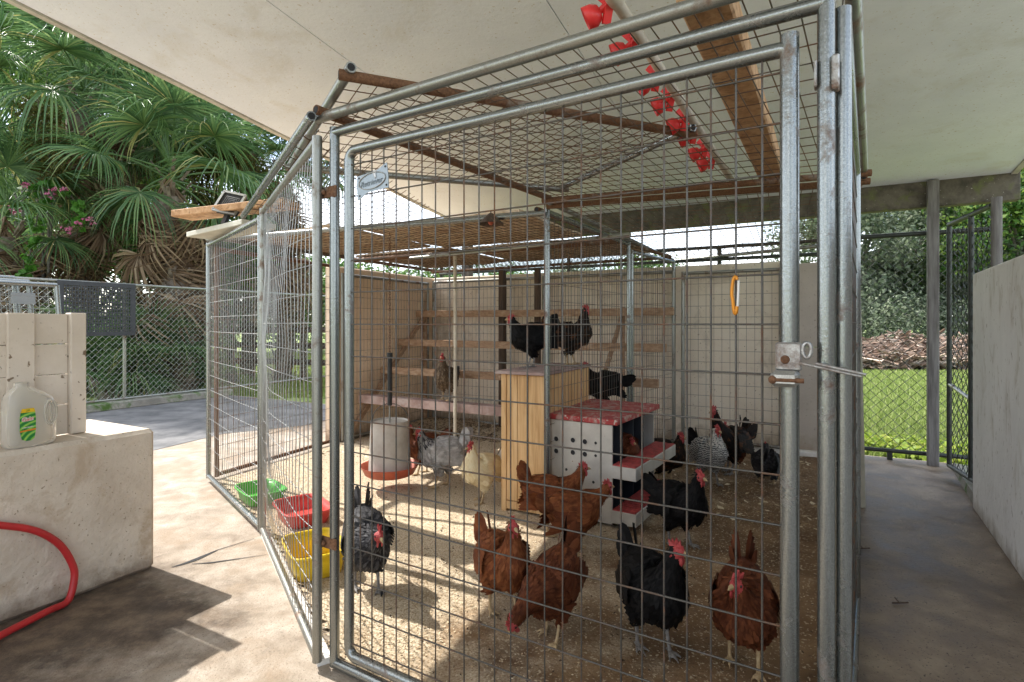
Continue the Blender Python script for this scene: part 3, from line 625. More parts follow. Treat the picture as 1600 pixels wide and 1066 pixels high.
# boards and leaf mats lying on the roof panels
def roof_board(label, b0, b1, d0, d1, z, tilt=0.0):
    mb = MB(); nb_, nd_ = 10, 10; vs = []; 
    for k in (0, 1):
        for i in range(nb_+1):
            for j in range(nd_+1):
                b = b0+(b1-b0)*i/nb_; d = d0+(d1-d0)*j/nd_
                if i in (0, nb_): b += .03*mnoise.noise(V(d*5, b0, 1))
                if j in (0, nd_): d += .05*mnoise.noise(V(b*5, d0, 2))
                vs.append(BD(b, d, z+tilt*(i/nb_)+.012*mnoise.noise(V(b*3, d*3, 5))+k*.018))
    q = lambda k, i, j: k*(nb_+1)*(nd_+1)+i*(nd_+1)+j
    fs = []
    for i in range(nb_):
        for j in range(nd_):
            fs.append((q(0, i, j), q(0, i, j+1), q(0, i+1, j+1), q(0, i+1, j))); fs.append((q(1, i, j), q(1, i+1, j), q(1, i+1, j+1), q(1, i, j+1)))
    for i in range(nb_):
        fs.append((q(0, i, 0), q(0, i+1, 0), q(1, i+1, 0), q(1, i, 0))); fs.append((q(0, i, nd_), q(1, i, nd_), q(1, i+1, nd_), q(0, i+1, nd_)))
    for j in range(nd_):
        fs.append((q(0, 0, j), q(1, 0, j), q(1, 0, j+1), q(0, 0, j+1))); fs.append((q(0, nb_, j), q(0, nb_, j+1), q(1, nb_, j+1), q(1, nb_, j)))
    mb.add(vs, fs)
    return tag(mb.build('scrap_board', M['litterroof'], origin=BD((b0+b1)/2, (d0+d1)/2, z)), label, 'board', 'brown boards lying on the pen roof')
roof_board('leaf-covered brown board on the roof above the outer left panel', -4.12, -3.02, 2.88, 4.12, 1.900, .01)
roof_board('leaf-covered brown board on the roof above the hanging feeder', -2.96, -1.60, 3.12, 4.22, 1.915, .01)
roof_board('leaf-covered brown board on the roof above the left ends of the roosts', -4.08, -2.95, 4.24, 5.50, 1.900, .01)
roof_board('leaf-covered brown board on the roof above the right ends of the roosts', -2.85, -1.35, 4.36, 5.52, 1.912, .008)
# loose pipes carrying the boards
for (a, b, m, lbl) in (((548, 357, 1.835), (852, 333, 1.868), 'galv', 'pale pipe under the boards, running from the gate hinge side to the divider'), ((640, 404, 1.835), (985, 366, 1.85), 'galvold', 'long pipe under the boards, running right to the double pole')):
    mb = MB(); p, q = ground_up(*a), ground_up(*b); mb.tube([p, p*.5+q*.5-UZ*.008, q], .016, 10); tag(mb.build('support_pipe', M[m], origin=p), lbl, 'pipe', 'loose pipes under the roof boards')
# timbers sticking out over the left edge
p = at(284, 337, 3.82); q = BD(-2.3, 2.62, 2.0)
mb = MB(); q = p+BX*.92+DX*.16; q.z = p.z+.02; mb.bar(p, q, .17, .045, mi=0, bev=.004)
tag(mb.build('plank', M['board'], origin=p), 'brown plank jutting out over the left edge of the pen roof', 'plank', 'planks on the pen roof')
p = at(318, 370, 4.02); q = p+BX*.75-DX*.10; q.z = p.z+.01
mb = MB(); mb.bar(p, q, .24, .035, bev=.004); tag(mb.build('plank', M['paleboard'], origin=p), 'short pale plank under the brown one at the left edge of the pen roof', 'plank', 'planks on the pen roof')
# flood light on the plank
fc = at(361, 320, 3.66); fl = thing('flood_light', 'square dark floodlight tilted up on the brown plank', 'floodlight', fc)
u = V(.92, -.15, -.22).normalized(); v_ = V(.42, .35, .75).normalized(); v_ = (v_-u*u.dot(v_)).normalized(); w_ = u.cross(v_)
if w_.y > 0: w_ = -w_
mb = MB(); mb.box(fc, (.165, .16, .035), (u, v_, w_), 0, .008); mb.build('housing', M['black'], fl)
mb = MB()
for s_, (a, b, l) in (((0, .078), (u, v_, .17)), ((0, -.078), (u, v_, .17)), ((.08, 0), (v_, u, .16)), ((-.08, 0), (v_, u, .16))):
    mb.box(fc+u*s_[0]+v_*s_[1]+w_*.021, (l, .016, .012), (a, b, w_))
mb.build('rim', M['galvold'], fl)
mb = MB()
for k in range(1, 5):
    s = .062-.013*k
    mb.tube([fc+w_*(.017-.0005*k)+u*s*i+v_*s*j for i, j in ((1, 1), (-1, 1), (-1, -1), (1, -1))], .003, 4, closed=True)
mb.build('reflector', M['steel'], fl)
mb = MB(); mb.bar(fc-v_*.06-w_*.02, fc-v_*.12-w_*.02-UZ*.02, .05, .02); mb.build('bracket', M['black'], fl)
# wooden post lying on the roof
p = V(.435, 1.26, zr+.075); q = ground_up(1213, 290, zr+.065)
mb = MB(); mb.bar(p, q, .115, .075, bev=.006); tm = thing('fence_post', 'thick brown timber lying on the roof wire along the water pipe', 'timber', p)
mb.build('timber_body', M['board'], tm)
mb = MB(); t = (q-p).normalized(); s = t.cross(UZ).normalized()
for k in (-.018, .018): mb.lathe([(.0, 0), (.016, 0), (.017, .002)], p+t*.40+s*k-UZ*.0395, 12)
mb.build('knot', M['darkwood'], tm)
# water pipe with red drinker cups
p = at(952, 4, 1.40); q = at(1146, 286, 3.02); p.z = zr+.075+.06; q.z = zr+.06
pl = thing('water_pipe', 'dirty white water pipe with red drinker cups lying on the pen roof', 'water pipe', p)
mb = MB(); t = (q-p).normalized(); mb.tube([p, q], .0165, 14)
mb.lathe([(.0215, -.035), (.0215, .035)], p+t*.02, 14, ax=(t.cross(UZ).normalized(), UZ, t)); mb.lathe([(.013, 0), (.021, 0)], p-t*.0152, 14, ax=(t.cross(UZ).normalized(), UZ, t)); mb.build('pipe_body', M['pvc'], pl)
cup_px = [(910, 30), (964, 86), (1005, 138), (1034, 170), (1064, 201), (1084, 222), (1106, 245), (1124, 262)]
cup0 = None; tail0 = None
side = V(-t.y, t.x, 0).normalized()
if side.x > 0: side = -side
for i, (px, py) in enumerate(cup_px):
    # station along the pipe whose image row matches
    best = min((abs((HOR-FPX*((p+(q-p)*s).z-.05-CAM_H)/(p+(q-p)*s).y)-py), s) for s in [k/400 for k in range(-20, 401)])[1]
    c = p+(q-p)*best
    if cup0 is None:
        mb = MB(); ax_u = (side*.75-UZ*.35+t*(-.2)).normalized()
        fa = ax_u.cross(t).normalized(); fb = ax_u.cross(fa).normalized()
        o_ = side*.052-UZ*.022
        mb.lathe([(.004, -.026), (.020, -.020), (.030, -.004), (.0335, .020), (.0305, .020), (.027, -.002), (.004, -.016)], o_+ax_u*.012, 20, ax=(fa, fb, ax_u))
        mb.tube([side*.014, o_-ax_u*.004], .009, 8); mb.ball(side*.02+UZ*.012, .013, .013, .013)
        mb.bar(side*.016-UZ*.004, side*.03-UZ*.05+t*.012, .022, .012)
        cup0 = mb.build('drinker_cup', M['redplas'], pl, local=True); cup0.location = c-wloc(pl)
        mb = MB(); mb.bar(side*.02+UZ*.002, side*.048+UZ*.032, .026, .004, up=(t.x, t.y, t.z)); mb.build('cup_fin', M['redplas'], cup0, local=True); fin0 = cup0.children[0]
    else:
        o = cup0.copy(); COL.objects.link(o); o.parent = pl; o.location = c-wloc(pl)
        f = fin0.copy(); COL.objects.link(f); f.parent = o
# heat lamp shade under the roof
hc = at(767, 345, 3.35); hl = thing('heat_lamp', 'small dark cone lamp shade hanging under the pen roof', 'lamp', hc)
mb = MB(); mb.lathe([(.012, .045), (.022, .035), (.078, -.018), (.080, -.022), (.074, -.018), (.018, .03)], hc, 22); mb.build('lamp_shade', M['darkwood'], hl)
mb = MB(); mb.tube([hc+UZ*.04, V(hc.x, hc.y, 1.90)], .004, 6); mb.build('cord', M['black'], hl)
mb = MB(); mb.ball(hc-UZ*.0, .02, .02, .028); mb.build('bulb', M['redpan'], hl)

# ------------------------------------------------------------------ chain-link fences
def chain_link(mb, p, q, z0, z1, cell=.085, r=.0034):
    p, q = Vector(p), Vector(q); L = (q-p).length; t = (q-p)/L; n = t.cross(UZ)
    nu = int(2*L/cell); nz_ = int((z1-z0)/(cell/2))
    for i in range(nu+1):
        pts = []
        for j in range(nz_+1):
            x = (i*.5+(.25 if (j+i) % 2 else -.25))*cell
            x = min(max(x, 0), L); pts.append(p+t*x+UZ*(z0+j*cell/2)+n*(.002 if j % 2 else -.002))
        mb.tube(pts, r, 3, caps=False, smooth=False)
fence = thing('chain_link_fence', 'grey chain-link fence on a kerb in front of the palms', 'fence', BD(-8.62, 2, 0))
mb = MB(); chain_link(mb, BD(-8.62, -1.5), BD(-8.62, 8.2), .14, 1.76, .085, .0036); o = mb.build('chain_link', M['link'], fence); o['kind'] = 'stuff'
for z, r in ((1.775, .02), (.135, .017)):
    mb = MB(); mb.tube([BD(-8.62, -2, z), BD(-8.62, 8.2, z)], r, 10); mb.build('rail', M['galvold'], fence)
for d in (-.2, 2.05, 4.35, 6.6):
    mb = MB(); mb.tube([BD(-8.66, d, .1), BD(-8.66, d, 1.80)], .024, 10); mb.build('post', M['galvold'], fence)
fr = thing('chain_link_fence', 'dark chain-link fence between the walkway end and the green lawn', 'fence', BD(.8, 5.78, 0))
mb = MB(); chain_link(mb, BD(.30, 5.83), BD(1.45, 5.83), .10, 1.98, .085, .0034); o = mb.build('chain_link', M['linkdark'], fr); o['kind'] = 'stuff'
mb = MB(); mb.tube([BD(.30, 5.83, 1.985), BD(1.40, 5.83, 1.985)], .021, 10); mb.build('rail', M['linkdark'], fr)
mb = MB(); mb.tube([BD(.30, 5.83, .085), BD(1.40, 5.83, .085)], .018, 10); mb.build('rail', M['linkdark'], fr)
mb = MB(); bdbox(mb, .66, .70, 5.82, 5.86, 0, .085); mb.build('foot', M['linkdark'], fr)
fb_ = thing('chain_link_fence', 'chain-link strip with dark rails showing above the cream back wall', 'fence', BD(-1.5, 5.88, 0))
mb = MB(); chain_link(mb, BD(-4.2, 5.88), BD(.26, 5.88), 1.5, 1.98, .085, .0034); o = mb.build('chain_link', M['linkdark'], fb_); o['kind'] = 'stuff'
for z in (1.985, 1.86):
    mb = MB(); mb.tube([BD(-4.2, 5.88, z), BD(.26, 5.88, z)], .018, 10); mb.build('rail', M['linkdark'], fb_)
for b in (-4.2, -2.4, -.75, .27):
    mb = MB(); mb.tube([BD(b, 5.92, 0), BD(b, 5.92, 2.0)], .022, 10); mb.build('post', M['linkdark'], fb_)
fs_ = thing('chain_link_fence', 'grey chain-link fence rising behind the grey-white wall', 'fence', BD(2.2, 5.3, 0))
a_, b_ = V(3.26, 3.62, 0), BD(4.6, 5.85)
a2 = BD(1.62, 5.80)
mb = MB(); chain_link(mb, a2, b_, .1, 1.96, .085, .0034); o = mb.build('chain_link', M['link'], fs_); o['kind'] = 'stuff'
mb = MB(); mb.tube([a2+UZ*1.975, b_+UZ*1.975], .021, 10); mb.build('rail', M['galvold'], fs_)
mb = MB(); mb.tube([a2, a2+UZ*2.0], .022, 10); mb.build('post', M['galvold'], fs_)
# open chain-link gate
og = thing('wire_gate', 'open chain-link gate swung back beside the end of the grey-white wall', 'gate', V(3.44, 4.3, 0))
a_, b_ = V(3.44, 4.30, 0), V(3.165, 3.60, 0); md = a_*.45+b_*.55
mb = MB(); chain_link(mb, a_, b_, .10, 1.95, .085, .0030); o = mb.build('chain_link', M['linkdark'], og); o['kind'] = 'stuff'
for x in (a_, md):
    mb = MB(); mb.tube([x+UZ*.09, x+UZ*1.975], .018, 10); mb.build('upright', M['linkdark'], og)
mb = MB(); mb.tube([a_+UZ*1.985, b_+UZ*1.985], .018, 10); mb.build('top_rail', M['linkdark'], og)
mb = MB(); mb.tube([a_+UZ*.09, b_+UZ*.09], .018, 10); mb.build('bottom_rail', M['linkdark'], og)
mb = MB(); mb.tube([a_+UZ*.73, md+UZ*.66], .014, 8); mb.build('brace', M['galvold'], og)
gpst = MB(); gpst.tube([b_+V(.0, -.03, 0), b_+V(.0, -.03, 2.03)], .030, 12); tag(gpst.build('gate_post', M['post'], origin=b_+V(0, -.03, 0)), 'round steel post at the end of the grey-white wall holding the open gate', 'post', kind='thing')

# ================================================================== OBJECTS
# painted board screen standing on the stucco block
ws = thing('board_screen', 'cream board screen with batten and dark stains standing on the stucco block', 'screen', BD(-3.02, 1.0, .687))
nbd = 4; zb0, zt0 = .690, 1.250; hgt = (zt0-zb0)/nbd
for k in range(nbd):
    mb = MB(); bdbox(mb, -3.04, -3.018, -.6, 1.275, zb0+k*hgt+.0022, zb0+(k+1)*hgt-.0022, 0, .002); mb.build('board', M['woodpaint'], ws)
mb = MB(); bdbox(mb, -3.05, -2.995, 1.277, 1.340, zb0, zt0+.004, 0, .004); mb.build('end_post', M['woodpaint'], ws)
mb = MB(); bdbox(mb, -3.0175, -2.998, 1.05, 1.145, zb0+.003, zt0, 0, .003); mb.build('batten', M['woodpaint'], ws)
mb = MB(); bdbox(mb, -3.0175, -2.999, 0.34, .44, zb0+.003, zt0, 0, .003); mb.build('batten', M['woodpaint'], ws)
mb = MB(); bdbox(mb, -3.075, -3.041, -.6, 1.275, zt0-.06, zt0-.004, 0, .003); mb.build('back_rail', M['woodpaint'], ws)

# detergent bottle
bc = BD(-2.895, 1.085, .689); bu = (DX+BX*(-.10)).normalized(); bv = V(bu.y, -bu.x, 0)     # bv points to the camera side (+b)
M['jug'], nt_, bs_ = new_mat('cloudy_plastic'); bs_.inputs['Base Color'].default_value = (.66, .63, .555, 1); bs_.inputs['Roughness'].default_value = .38
bs_.inputs['Transmission Weight'].default_value = .5; bs_.inputs['Subsurface Weight'].default_value = .3; bs_.inputs['Subsurface Radius'].default_value = (.05, .05, .04)
bt = thing('detergent_bottle', 'empty cloudy plastic detergent jug with green and yellow label on the stucco block', 'bottle', bc)
def loft(mb, rings, mi=0, smooth=True, cap=True):
    n = len(rings[0]); vs = [p for r in rings for p in r]
    fs = [(i*n+k, i*n+(k+1) % n, (i+1)*n+(k+1) % n, (i+1)*n+k) for i in range(len(rings)-1) for k in range(n)]
    mb.add(vs, fs, mi, smooth)
    if cap: mb.add(rings[0], [tuple(reversed(range(n)))], mi, smooth); mb.add(rings[-1], [tuple(range(n))], mi, smooth)
def sq_ring(c, u, v, a, b, e=3.2, n=32):
    out = []
    for k in range(n):
        t = 2*math.pi*k/n; x, y = math.cos(t), math.sin(t)
        out.append(c+u*a*math.copysign(abs(x)**(2/e), x)+v*b*math.copysign(abs(y)**(2/e), y))
    return out
mb = MB()
prof = [(0, .080, .046, 0), (.006, .086, .051, 0), (.02, .089, .053, 0), (.10, .089, .053, 0), (.165, .088, .052, 0), (.20, .080, .049, -.006), (.222, .064, .043, -.016), (.238, .044, .034, -.024), (.248, .028, .027, -.028), (.254, .025, .025, -.028), (.268, .025, .025, -.028)]
loft(mb, [sq_ring(bc+UZ*z+bu*o, bu, bv, a, b, 3.2 if z < .21 else 2.2) for z, a, b, o in prof])
body = mb.build('jug_body', M['jug'], bt)
mb = MB(); hp = [bc+bu*(.052+.022*math.cos(a))+UZ*(.135+.052*math.sin(a))+bv*.0515 for a in [2*math.pi*k/24 for k in range(24)]]
mb.tube(hp, .0045, 6, closed=True); mb.build('handle', M['jug'], bt)
mb = MB(); mb.tube([bc+bu*(.052+.013*math.cos(a))+UZ*(.135+.040*math.sin(a))+bv*.0515 for a in [2*math.pi*k/24 for k in range(24)]], .0025, 6, closed=True); mb.build('handle_recess', M['jug'], bt)
# label print (flat print on the jug face)
M['lgreen'], nt_, bs_ = new_mat('green_label'); v = obj_vec(nt_, (1, 1, 1)); wv = nt_.nodes.new('ShaderNodeTexWave'); wv.wave_type = 'RINGS'; wv.inputs['Scale'].default_value = 16; wv.inputs['Distortion'].default_value = 1.5
nt_.links.new(v, wv.inputs['Vector']); r_ = ramp(nt_, [(.3, (.02, .20, .04)), (.6, (.07, .40, .07)), (.95, (.32, .58, .10))]); nt_.links.new(wv.outputs['Fac'], r_.inputs[0]); nt_.links.new(r_.outputs[0], bs_.inputs['Base Color']); bs_.inputs['Roughness'].default_value = .3
M['lyell'] = flat('label_yellow', (.78, .52, .02), .35); M['lred'] = flat('label_red', (.62, .05, .02), .35); M['lwhite'] = flat('label_white', (.8, .8, .78), .35); M['lor'] = flat('label_orange', (.68, .22, .02), .35)
def lab(name, pts, off, m):
    mb = MB(); q = [bc+bu*x+UZ*z+bv*(.0532+off) for x, z in pts]; n = len(q)
    q2 = [p+bv*.0006 for p in q]
    mb.add(q+q2, [tuple(range(n, 2*n)), tuple(reversed(range(n)))]+[(i, (i+1) % n, n+(i+1) % n, n+i) for i in range(n)])
    return mb.build(name, m, bt)
lx = -.030
lab('label', [(lx-.022, .036), (lx-.006, .028), (lx+.010, .028), (lx+.022, .036), (lx+.027, .07), (lx+.027, .125), (lx+.024, .148), (lx-.026, .148), (lx-.029, .125), (lx-.029, .07)], .0003, M['lgreen'])
lab('label_top', [(lx-.0265, .146), (lx+.0245, .146), (lx+.020, .162), (lx-.022, .162)], .0010, M['lyell'])
lab('label_band', [(lx-.028, .066), (lx+.026, .070), (lx+.0265, .077), (lx-.0285, .072)], .0010, M['lor'])
def lettering(body_, size, x, z, off, m, sh=0.0, o=0.0):
    return text(body_, size, bc+bu*x+UZ*z+bv*(.0545+off), (bu+UZ*.09).normalized(), (UZ-bu*.09).normalized(), bv, m, bt, ext=.0003, shear=sh, off=o)
lettering('Gain', .0215, lx-.003, .118, .0004, M['lwhite'], .15, .0018)
lettering('Gain', .0215, lx-.003, .118, .0012, M['lred'], .15)
lettering('ORIGINAL', .0085, lx-.001, .084, .0006, M['lwhite'])
lettering('2X', .011, lx-.001, .154, .0010, M['lgreen'])

# red hose leaning on the block
hz = [(-120, 850), (-40, 822), (20, 823), (62, 832), (94, 852), (113, 882), (116, 905), (106, 940), (78, 966), (40, 988), (0, 1005), (-60, 1030), (-160, 1060)]
hb = [-2.79, -2.79, -2.79, -2.79, -2.79, -2.785, -2.78, -2.765, -2.74, -2.71, -2.68, -2.62, -2.5]
pts = []
for (px, py), b in zip(hz, hb):
    u = (px-800)/FPX; v = (HOR-py)/FPX; Y = b/(CT*u-ST); pts.append(V(u*Y, Y, max(.022, CAM_H+v*Y)))
def catmull(P, n=8):
    out = []
    for i in range(len(P)-1):
        p0, p1, p2, p3 = P[max(i-1, 0)], P[i], P[i+1], P[min(i+2, len(P)-1)]
        for k in range(n):
            t = k/n; out.append(.5*((2*p1)+(p2-p0)*t+(2*p0-5*p1+4*p2-p3)*t*t+(3*p1-p0-3*p2+p3)*t**3))
    return out+[P[-1]]
mb = MB(); mb.tube(catmull(pts), .0140, 12); tag(mb.build('garden_hose', M['hose'], origin=pts[5]), 'thick red hose looped against the stucco block', 'hose')

# spare kennel panels leaning together
for k, (b, top, lbl) in enumerate(((-5.98, 1.56, 'spare steel panel with a small plate, front of the stack behind the board screen'), (-6.10, 1.585, 'spare bluish steel panel in the middle of its stack behind the board screen'), (-6.22, 1.62, 'spare bluish steel panel at the back of its stack behind the board screen'))):
    sp = thing('spare_fence', lbl, 'wire panel', BD(b, 1.7, 0), 'spare panels stacked behind the screen')
    d0, d1 = 1.0, 2.44-.06*k+(0.10 if k == 0 else 0)
    lean = V(.05, .02, 0)
    c = [BD(b, d0, .02), BD(b, d1, .02), BD(b, d1, top)-BX*.10-DX*.06, BD(b, d0, top)-BX*.10-DX*.06]
    for i, nm in enumerate(('bottom_pipe', 'side_pipe', 'top_pipe', 'side_pipe')):
        mb = MB(); mb.tube([c[i], c[(i+1) % 4]], .022, 10); mb.build(nm, M['galv'], sp)
    mb = MB(); grid_wires(mb, c[0], c[1], c[2], c[3], .07, .11, .003); o = mb.build('wire_mesh', M['galv'], sp); o['kind'] = 'stuff'
    if k == 0:
        mb = MB(); mb.box(c[2]*.84+c[3]*.16-UZ*.13+BX*.012, (.17, .10, .003), (DX, UZ, BX)); mb.build('name_plate', M['plate'], sp)
# rubber mat with holes hung on the fence
m0, m1 = ground_up(96, 447, 1.80), None
def on_fence(px, b=-8.57):
    u = (px-800)/FPX; Y = b/(CT*u-ST); return V(u*Y, Y, 0)
q0, q1 = on_fence(94), on_fence(208); mt = (q1-q0).normalized(); L = (q1-q0).length; zt, zb_ = 1.75, 1.07
rm = thing('rubber_mat', 'black rubber mat full of holes hung over the chain-link fence', 'rubber mat', (q0+q1)/2)
mb = MB(); n_ = 26
for i in range(n_+1):
    x = q0+mt*(L*i/n_); mb.bar(x+UZ*zb_, x+UZ*zt, .012, .015, up=(BX.x, BX.y, 0))
for j in range(15):
    z = zb_+(zt-zb_)*j/14; mb.bar(q0+UZ*z+BX*.0015, q1+UZ*z+BX*.0015, .013, .015)
mb.build('mat_lattice', M['rubber'], rm)
mb = MB()
for z in (zb_, zt): mb.bar(q0-mt*.02+UZ*z, q1+mt*.02+UZ*z, .02, .06)
for x in (q0, q1): mb.bar(x+UZ*(zb_-.03), x+UZ*(zt+.03), .06, .018, up=(BX.x, BX.y, 0))
mb.build('mat_border', M['rubber'], rm)

# plastic tubs inside the pen
def tub(name, label, c, L, Wd, H, m, ang, flare=1.18):
    o = thing(name, label, 'tub', c, 'plastic tubs in the pen'); u = V(math.cos(ang), math.sin(ang), 0); v = V(-u.y, u.x, 0)
    mb = MB(); f0 = 1/flare
    R_ = [(0, f0*.97, .0), (.004, f0, 0), (H*.5, (1+f0)/2, 0), (H, 1, 0), (H, 1.06, 0), (H-.012, 1.07, 0), (H-.012, 1.02, 0), (H-.010, .985, 0), (H*.5, (1+f0)/2*.97, 0), (.010, f0*.95, 0)]
    loft(mb, [sq_ring(c+UZ*z, u, v, L/2*s, Wd/2*s, 5, 36) for z, s, _ in R_], cap=True)
    mb.build('basin', m, o)
    return o
def tub_at(px, py): c = ground(px, py); c.z = .012; return c
tub('plastic_tub', 'green rectangular tub behind the outer left wire panel', tub_at(407, 783), .36, .25, .085, M['green'], R(-48))
tub('plastic_tub', 'red rectangular tub behind the yellow one', tub_at(473, 814), .38, .27, .09, M['redtub'], R(-52))
tub('plastic_tub', 'yellow tub just inside the angled wire panel, deepest of the three', tub_at(491, 891), .34, .25, .125, M['yellow'], R(-57))

# hanging feeder
fc = at(609, 743, 3.95); fc = V(fc.x, fc.y, .115)
fd = thing('poultry_feeder', 'hanging drum feeder with a wide faded red pan', 'feeder', fc)
mb = MB(); mb.lathe([(.02, .0), (.155, 0), (.175, .012), (.205, .072), (.210, .074), (.205, .066), (.172, .016), (.15, .01), (.02, .01)], fc, 36); mb.build('pan', M['redpan'], fd)
mb = MB(); mb.lathe([(.150, .030), (.149, .06), (.138, .33), (.132, .385), (.137, .392), (.131, .390), (.128, .38), (.146, .05)], fc, 36); mb.lathe([(.0, .375), (.13, .38)], fc, 30); mb.build('drum', M['bowl'], fd)
mb = MB(); mb.tube([fc+V(.13*math.cos(a), .02, .39+.12*math.sin(a)) for a in [math.pi*k/14 for k in range(15)]], .0035, 6); mb.build('bail', M['wire'], fd)
mb = MB(); mb.tube([fc+UZ*.10, fc+UZ*.5], .006, 8); mb.build('rod', M['galvold'], fd)
mb = MB(); mb.tube([fc+UZ*.50, fc+UZ*.86], .017, 12); mb.tube([fc+UZ*.85, fc+UZ*.88], .021, 12); mb.build('hanging_pipe', M['black'], fd)
mb = MB()
z = fc.z+.88
while z < 1.87:
    k = int(z*50) % 2; ax = V(1, 0, 0) if k else V(0, 1, 0)
    mb.tube([V(fc.x, fc.y, z)+ax*.007*math.cos(a)+UZ*.013*math.sin(a) for a in [2*math.pi*i/8 for i in range(8)]], .0022, 4, closed=True); z += .0195
mb.build('chain', M['rusty'], fd)

# tall pine box
b0, b1, d0, d1, hh = -1.700, -1.395, 3.05, 3.83, .885
pb = thing('pine_box', 'tall yellow pine box with an overhanging lid, two hens standing on it', 'wooden box', BD((b0+b1)/2, (d0+d1)/2, 0))
zf = .03
for i in range(3):                                     # front boards
    w = (b1-b0-.07)/3; mb = MB(); x = b0+.035+w*i; bdbox(mb, x+.0015, x+w-.0015, d0+.006, d0+.022, zf+.055, hh-.004, 0, .0015); mb.build('board', M['pine'], pb)
for i in range(7):                                     # side boards
    w = (d1-d0-.07)/7; y = d0+.035+w*i
    for bx in (b0, b1-.018):
        mb = MB(); bdbox(mb, bx+.002, bx+.016, y+.0015, y+w-.0015, zf+.055, hh-.004, 0, .0015); mb.build('board', M['pine'], pb)
for x in (b0, b1-.035):
    for y in (d0, d1-.035):
        mb = MB(); bdbox(mb, x, x+.035, y, y+.035, 0, hh, 0, .002); mb.build('corner_post', M['pine'], pb)
mb = MB(); bdbox(mb, b0+.036, b1-.036, d0+.002, d0+.026, zf, zf+.05, 0, .002); mb.build('bottom_rail', M['pine'], pb)
mb = MB(); bdbox(mb, b0+.036, b1-.036, d1-.024, d1-.004, zf+.0, hh-.004); mb.build('back_panel', M['pine'], pb)
mb = MB(); bdbox(mb, b0-.035, b1+.012, d0-.035, d1+.02, hh+.001, hh+.020, 0, .003); mb.build('lid', M['perch'], pb)

# steel roll-out nest box with a red lid
C0 = V(.585, 3.19, 0); fdir = V(math.sin(R(33)), math.cos(R(33)), 0); sdir_ = V(-fdir.y, fdir.x, 0)
nb = thing('nest_box', 'white steel nest box with worn red lid, round holes and two red perches', 'nest box', C0)
fl_, sl_, nh = .75, .47, .645
def NBP(f, s, z): return C0+fdir*f+sdir_*s+UZ*z
def nbox(mb, f0, f1, s0, s1, z0, z1, mi=0, bev=0): mb.box(NBP((f0+f1)/2, (s0+s1)/2, (z0+z1)/2), (abs(f1-f0), abs(s1-s0), abs(z1-z0)), (fdir, sdir_, UZ), mi, bev)
z0_ = .03
mb = MB(); nbox(mb, 0, .012, 0.0, sl_, z0_, nh-.035, 0, .002); side_p = mb.build('side_panel', M['sheet'], nb)
mb = MB(); nbox(mb, fl_-.012, fl_, 0, sl_, z0_, nh-.035, 0, .002); mb.build('side_panel', M['sheet'], nb)
mb = MB(); nbox(mb, .013, fl_-.013, sl_-.012, sl_, z0_, nh-.035); mb.build('back_panel', M['sheet'], nb)
mb = MB(); nbox(mb, .013, fl_-.013, .16, .172, z0_, nh-.04); mb.build('inner_curtain', M['darkblue'], nb)
for z in (z0_+.005, .32):
    mb = MB(); nbox(mb, .013, fl_-.013, .004, sl_-.013, z, z+.012); mb.build('nest_floor', M['darkblue'], nb)
for f in (.19, .375, .56):
    mb = MB(); nbox(mb, f-.003, f+.003, .012, .30, z0_, nh-.04); mb.build('divider', M['darkblue'], nb)
mb = MB(); nbox(mb, -.012, fl_+.012, -.035, sl_+.012, nh-.033, nh, 0, .004); mb.build('lid', M['redlid'], nb)
# ventilation holes on the side: dark recessed discs with a rim
for s, z in [(.37, .47), (.255, .475), (.175, .475), (.37, .395), (.255, .40), (.175, .40), (.37, .10), (.175, .04)]:
    mb = MB(); c = NBP(-.0005, s, z+.02); mb.lathe([(0, 0), (.0155, 0)], c, 14, ax=(sdir_, UZ, -fdir)); mb.lathe([(.0152, -.001), (.0152, .0022), (.0185, .0022), (.0195, -.001)], c, 14, mi=1, ax=(sdir_, UZ, -fdir))
    mb.build('vent_hole', [M['dark'], M['sheet']], side_p)
for s, z in [(.105, .475), (.105, .40), (.105, .10), (.12, .24), (.30, .29)]:
    mb = MB(); mb.lathe([(0, .001), (.008, .001), (.009, -.001)], NBP(-.0005, s, z+.02), 10, ax=(sdir_, UZ, -fdir)); mb.build('bolt', M['black'], side_p)
for z in (.305, .045):
    mb = MB(); nbox(mb, -.015, fl_+.0, -.150, -.001, z, z+.075, 0, .003); pt = mb.build('perch_tray', M['sheet'], nb)
    mb = MB()
    for k in range(22):
        f = -.012+(fl_+.006)*k/22; 
        nbox(mb, f+.003, f+(fl_+.006)/22-.005, -.143, -.010, z+.076, z+.081)
    nbox(mb, -.014, fl_-.004, -.145, -.008, z+.0755, z+.0785); mb.build('perch_pad', M['redmat'], pt)

# roost rack
rk = thing('roost_rack', 'stepped roost rack of four worn boards along the back wall', 'roost', BD(-2.6, 4.9, 0))
RO = [(5.26, 1.325, .045, .075), (4.94, .994, .045, .075), (4.64, .700, .045, .075), (4.34, .425, .13, .085)]
for d, z, w, h in RO:
    mb = MB(); p, q = BD(-4.09, d, z), BD(-1.07, d, z+.006*random.uniform(-1, 1)); mid = (p+q)/2-UZ*.006
    mb.bar(p, mid, w, h, bev=.004); mb.bar(mid, q, w, h, bev=.004); mb.build('roost_board', M['perch'] if w > .1 else M['roost'], rk)
for b in (-4.115, -1.62):
    mb = MB(); mb.bar(BD(b, 4.22, .10), BD(b, 5.42, 1.28), .03, .05, bev=.003); mb.build('stringer', M['roost'], rk)
    mb = MB(); mb.bar(BD(b, 5.45, .0), BD(b, 5.45, 1.38), .035, .045, (BX.x, BX.y, 0)); mb.build('leg', M['roost'], rk)
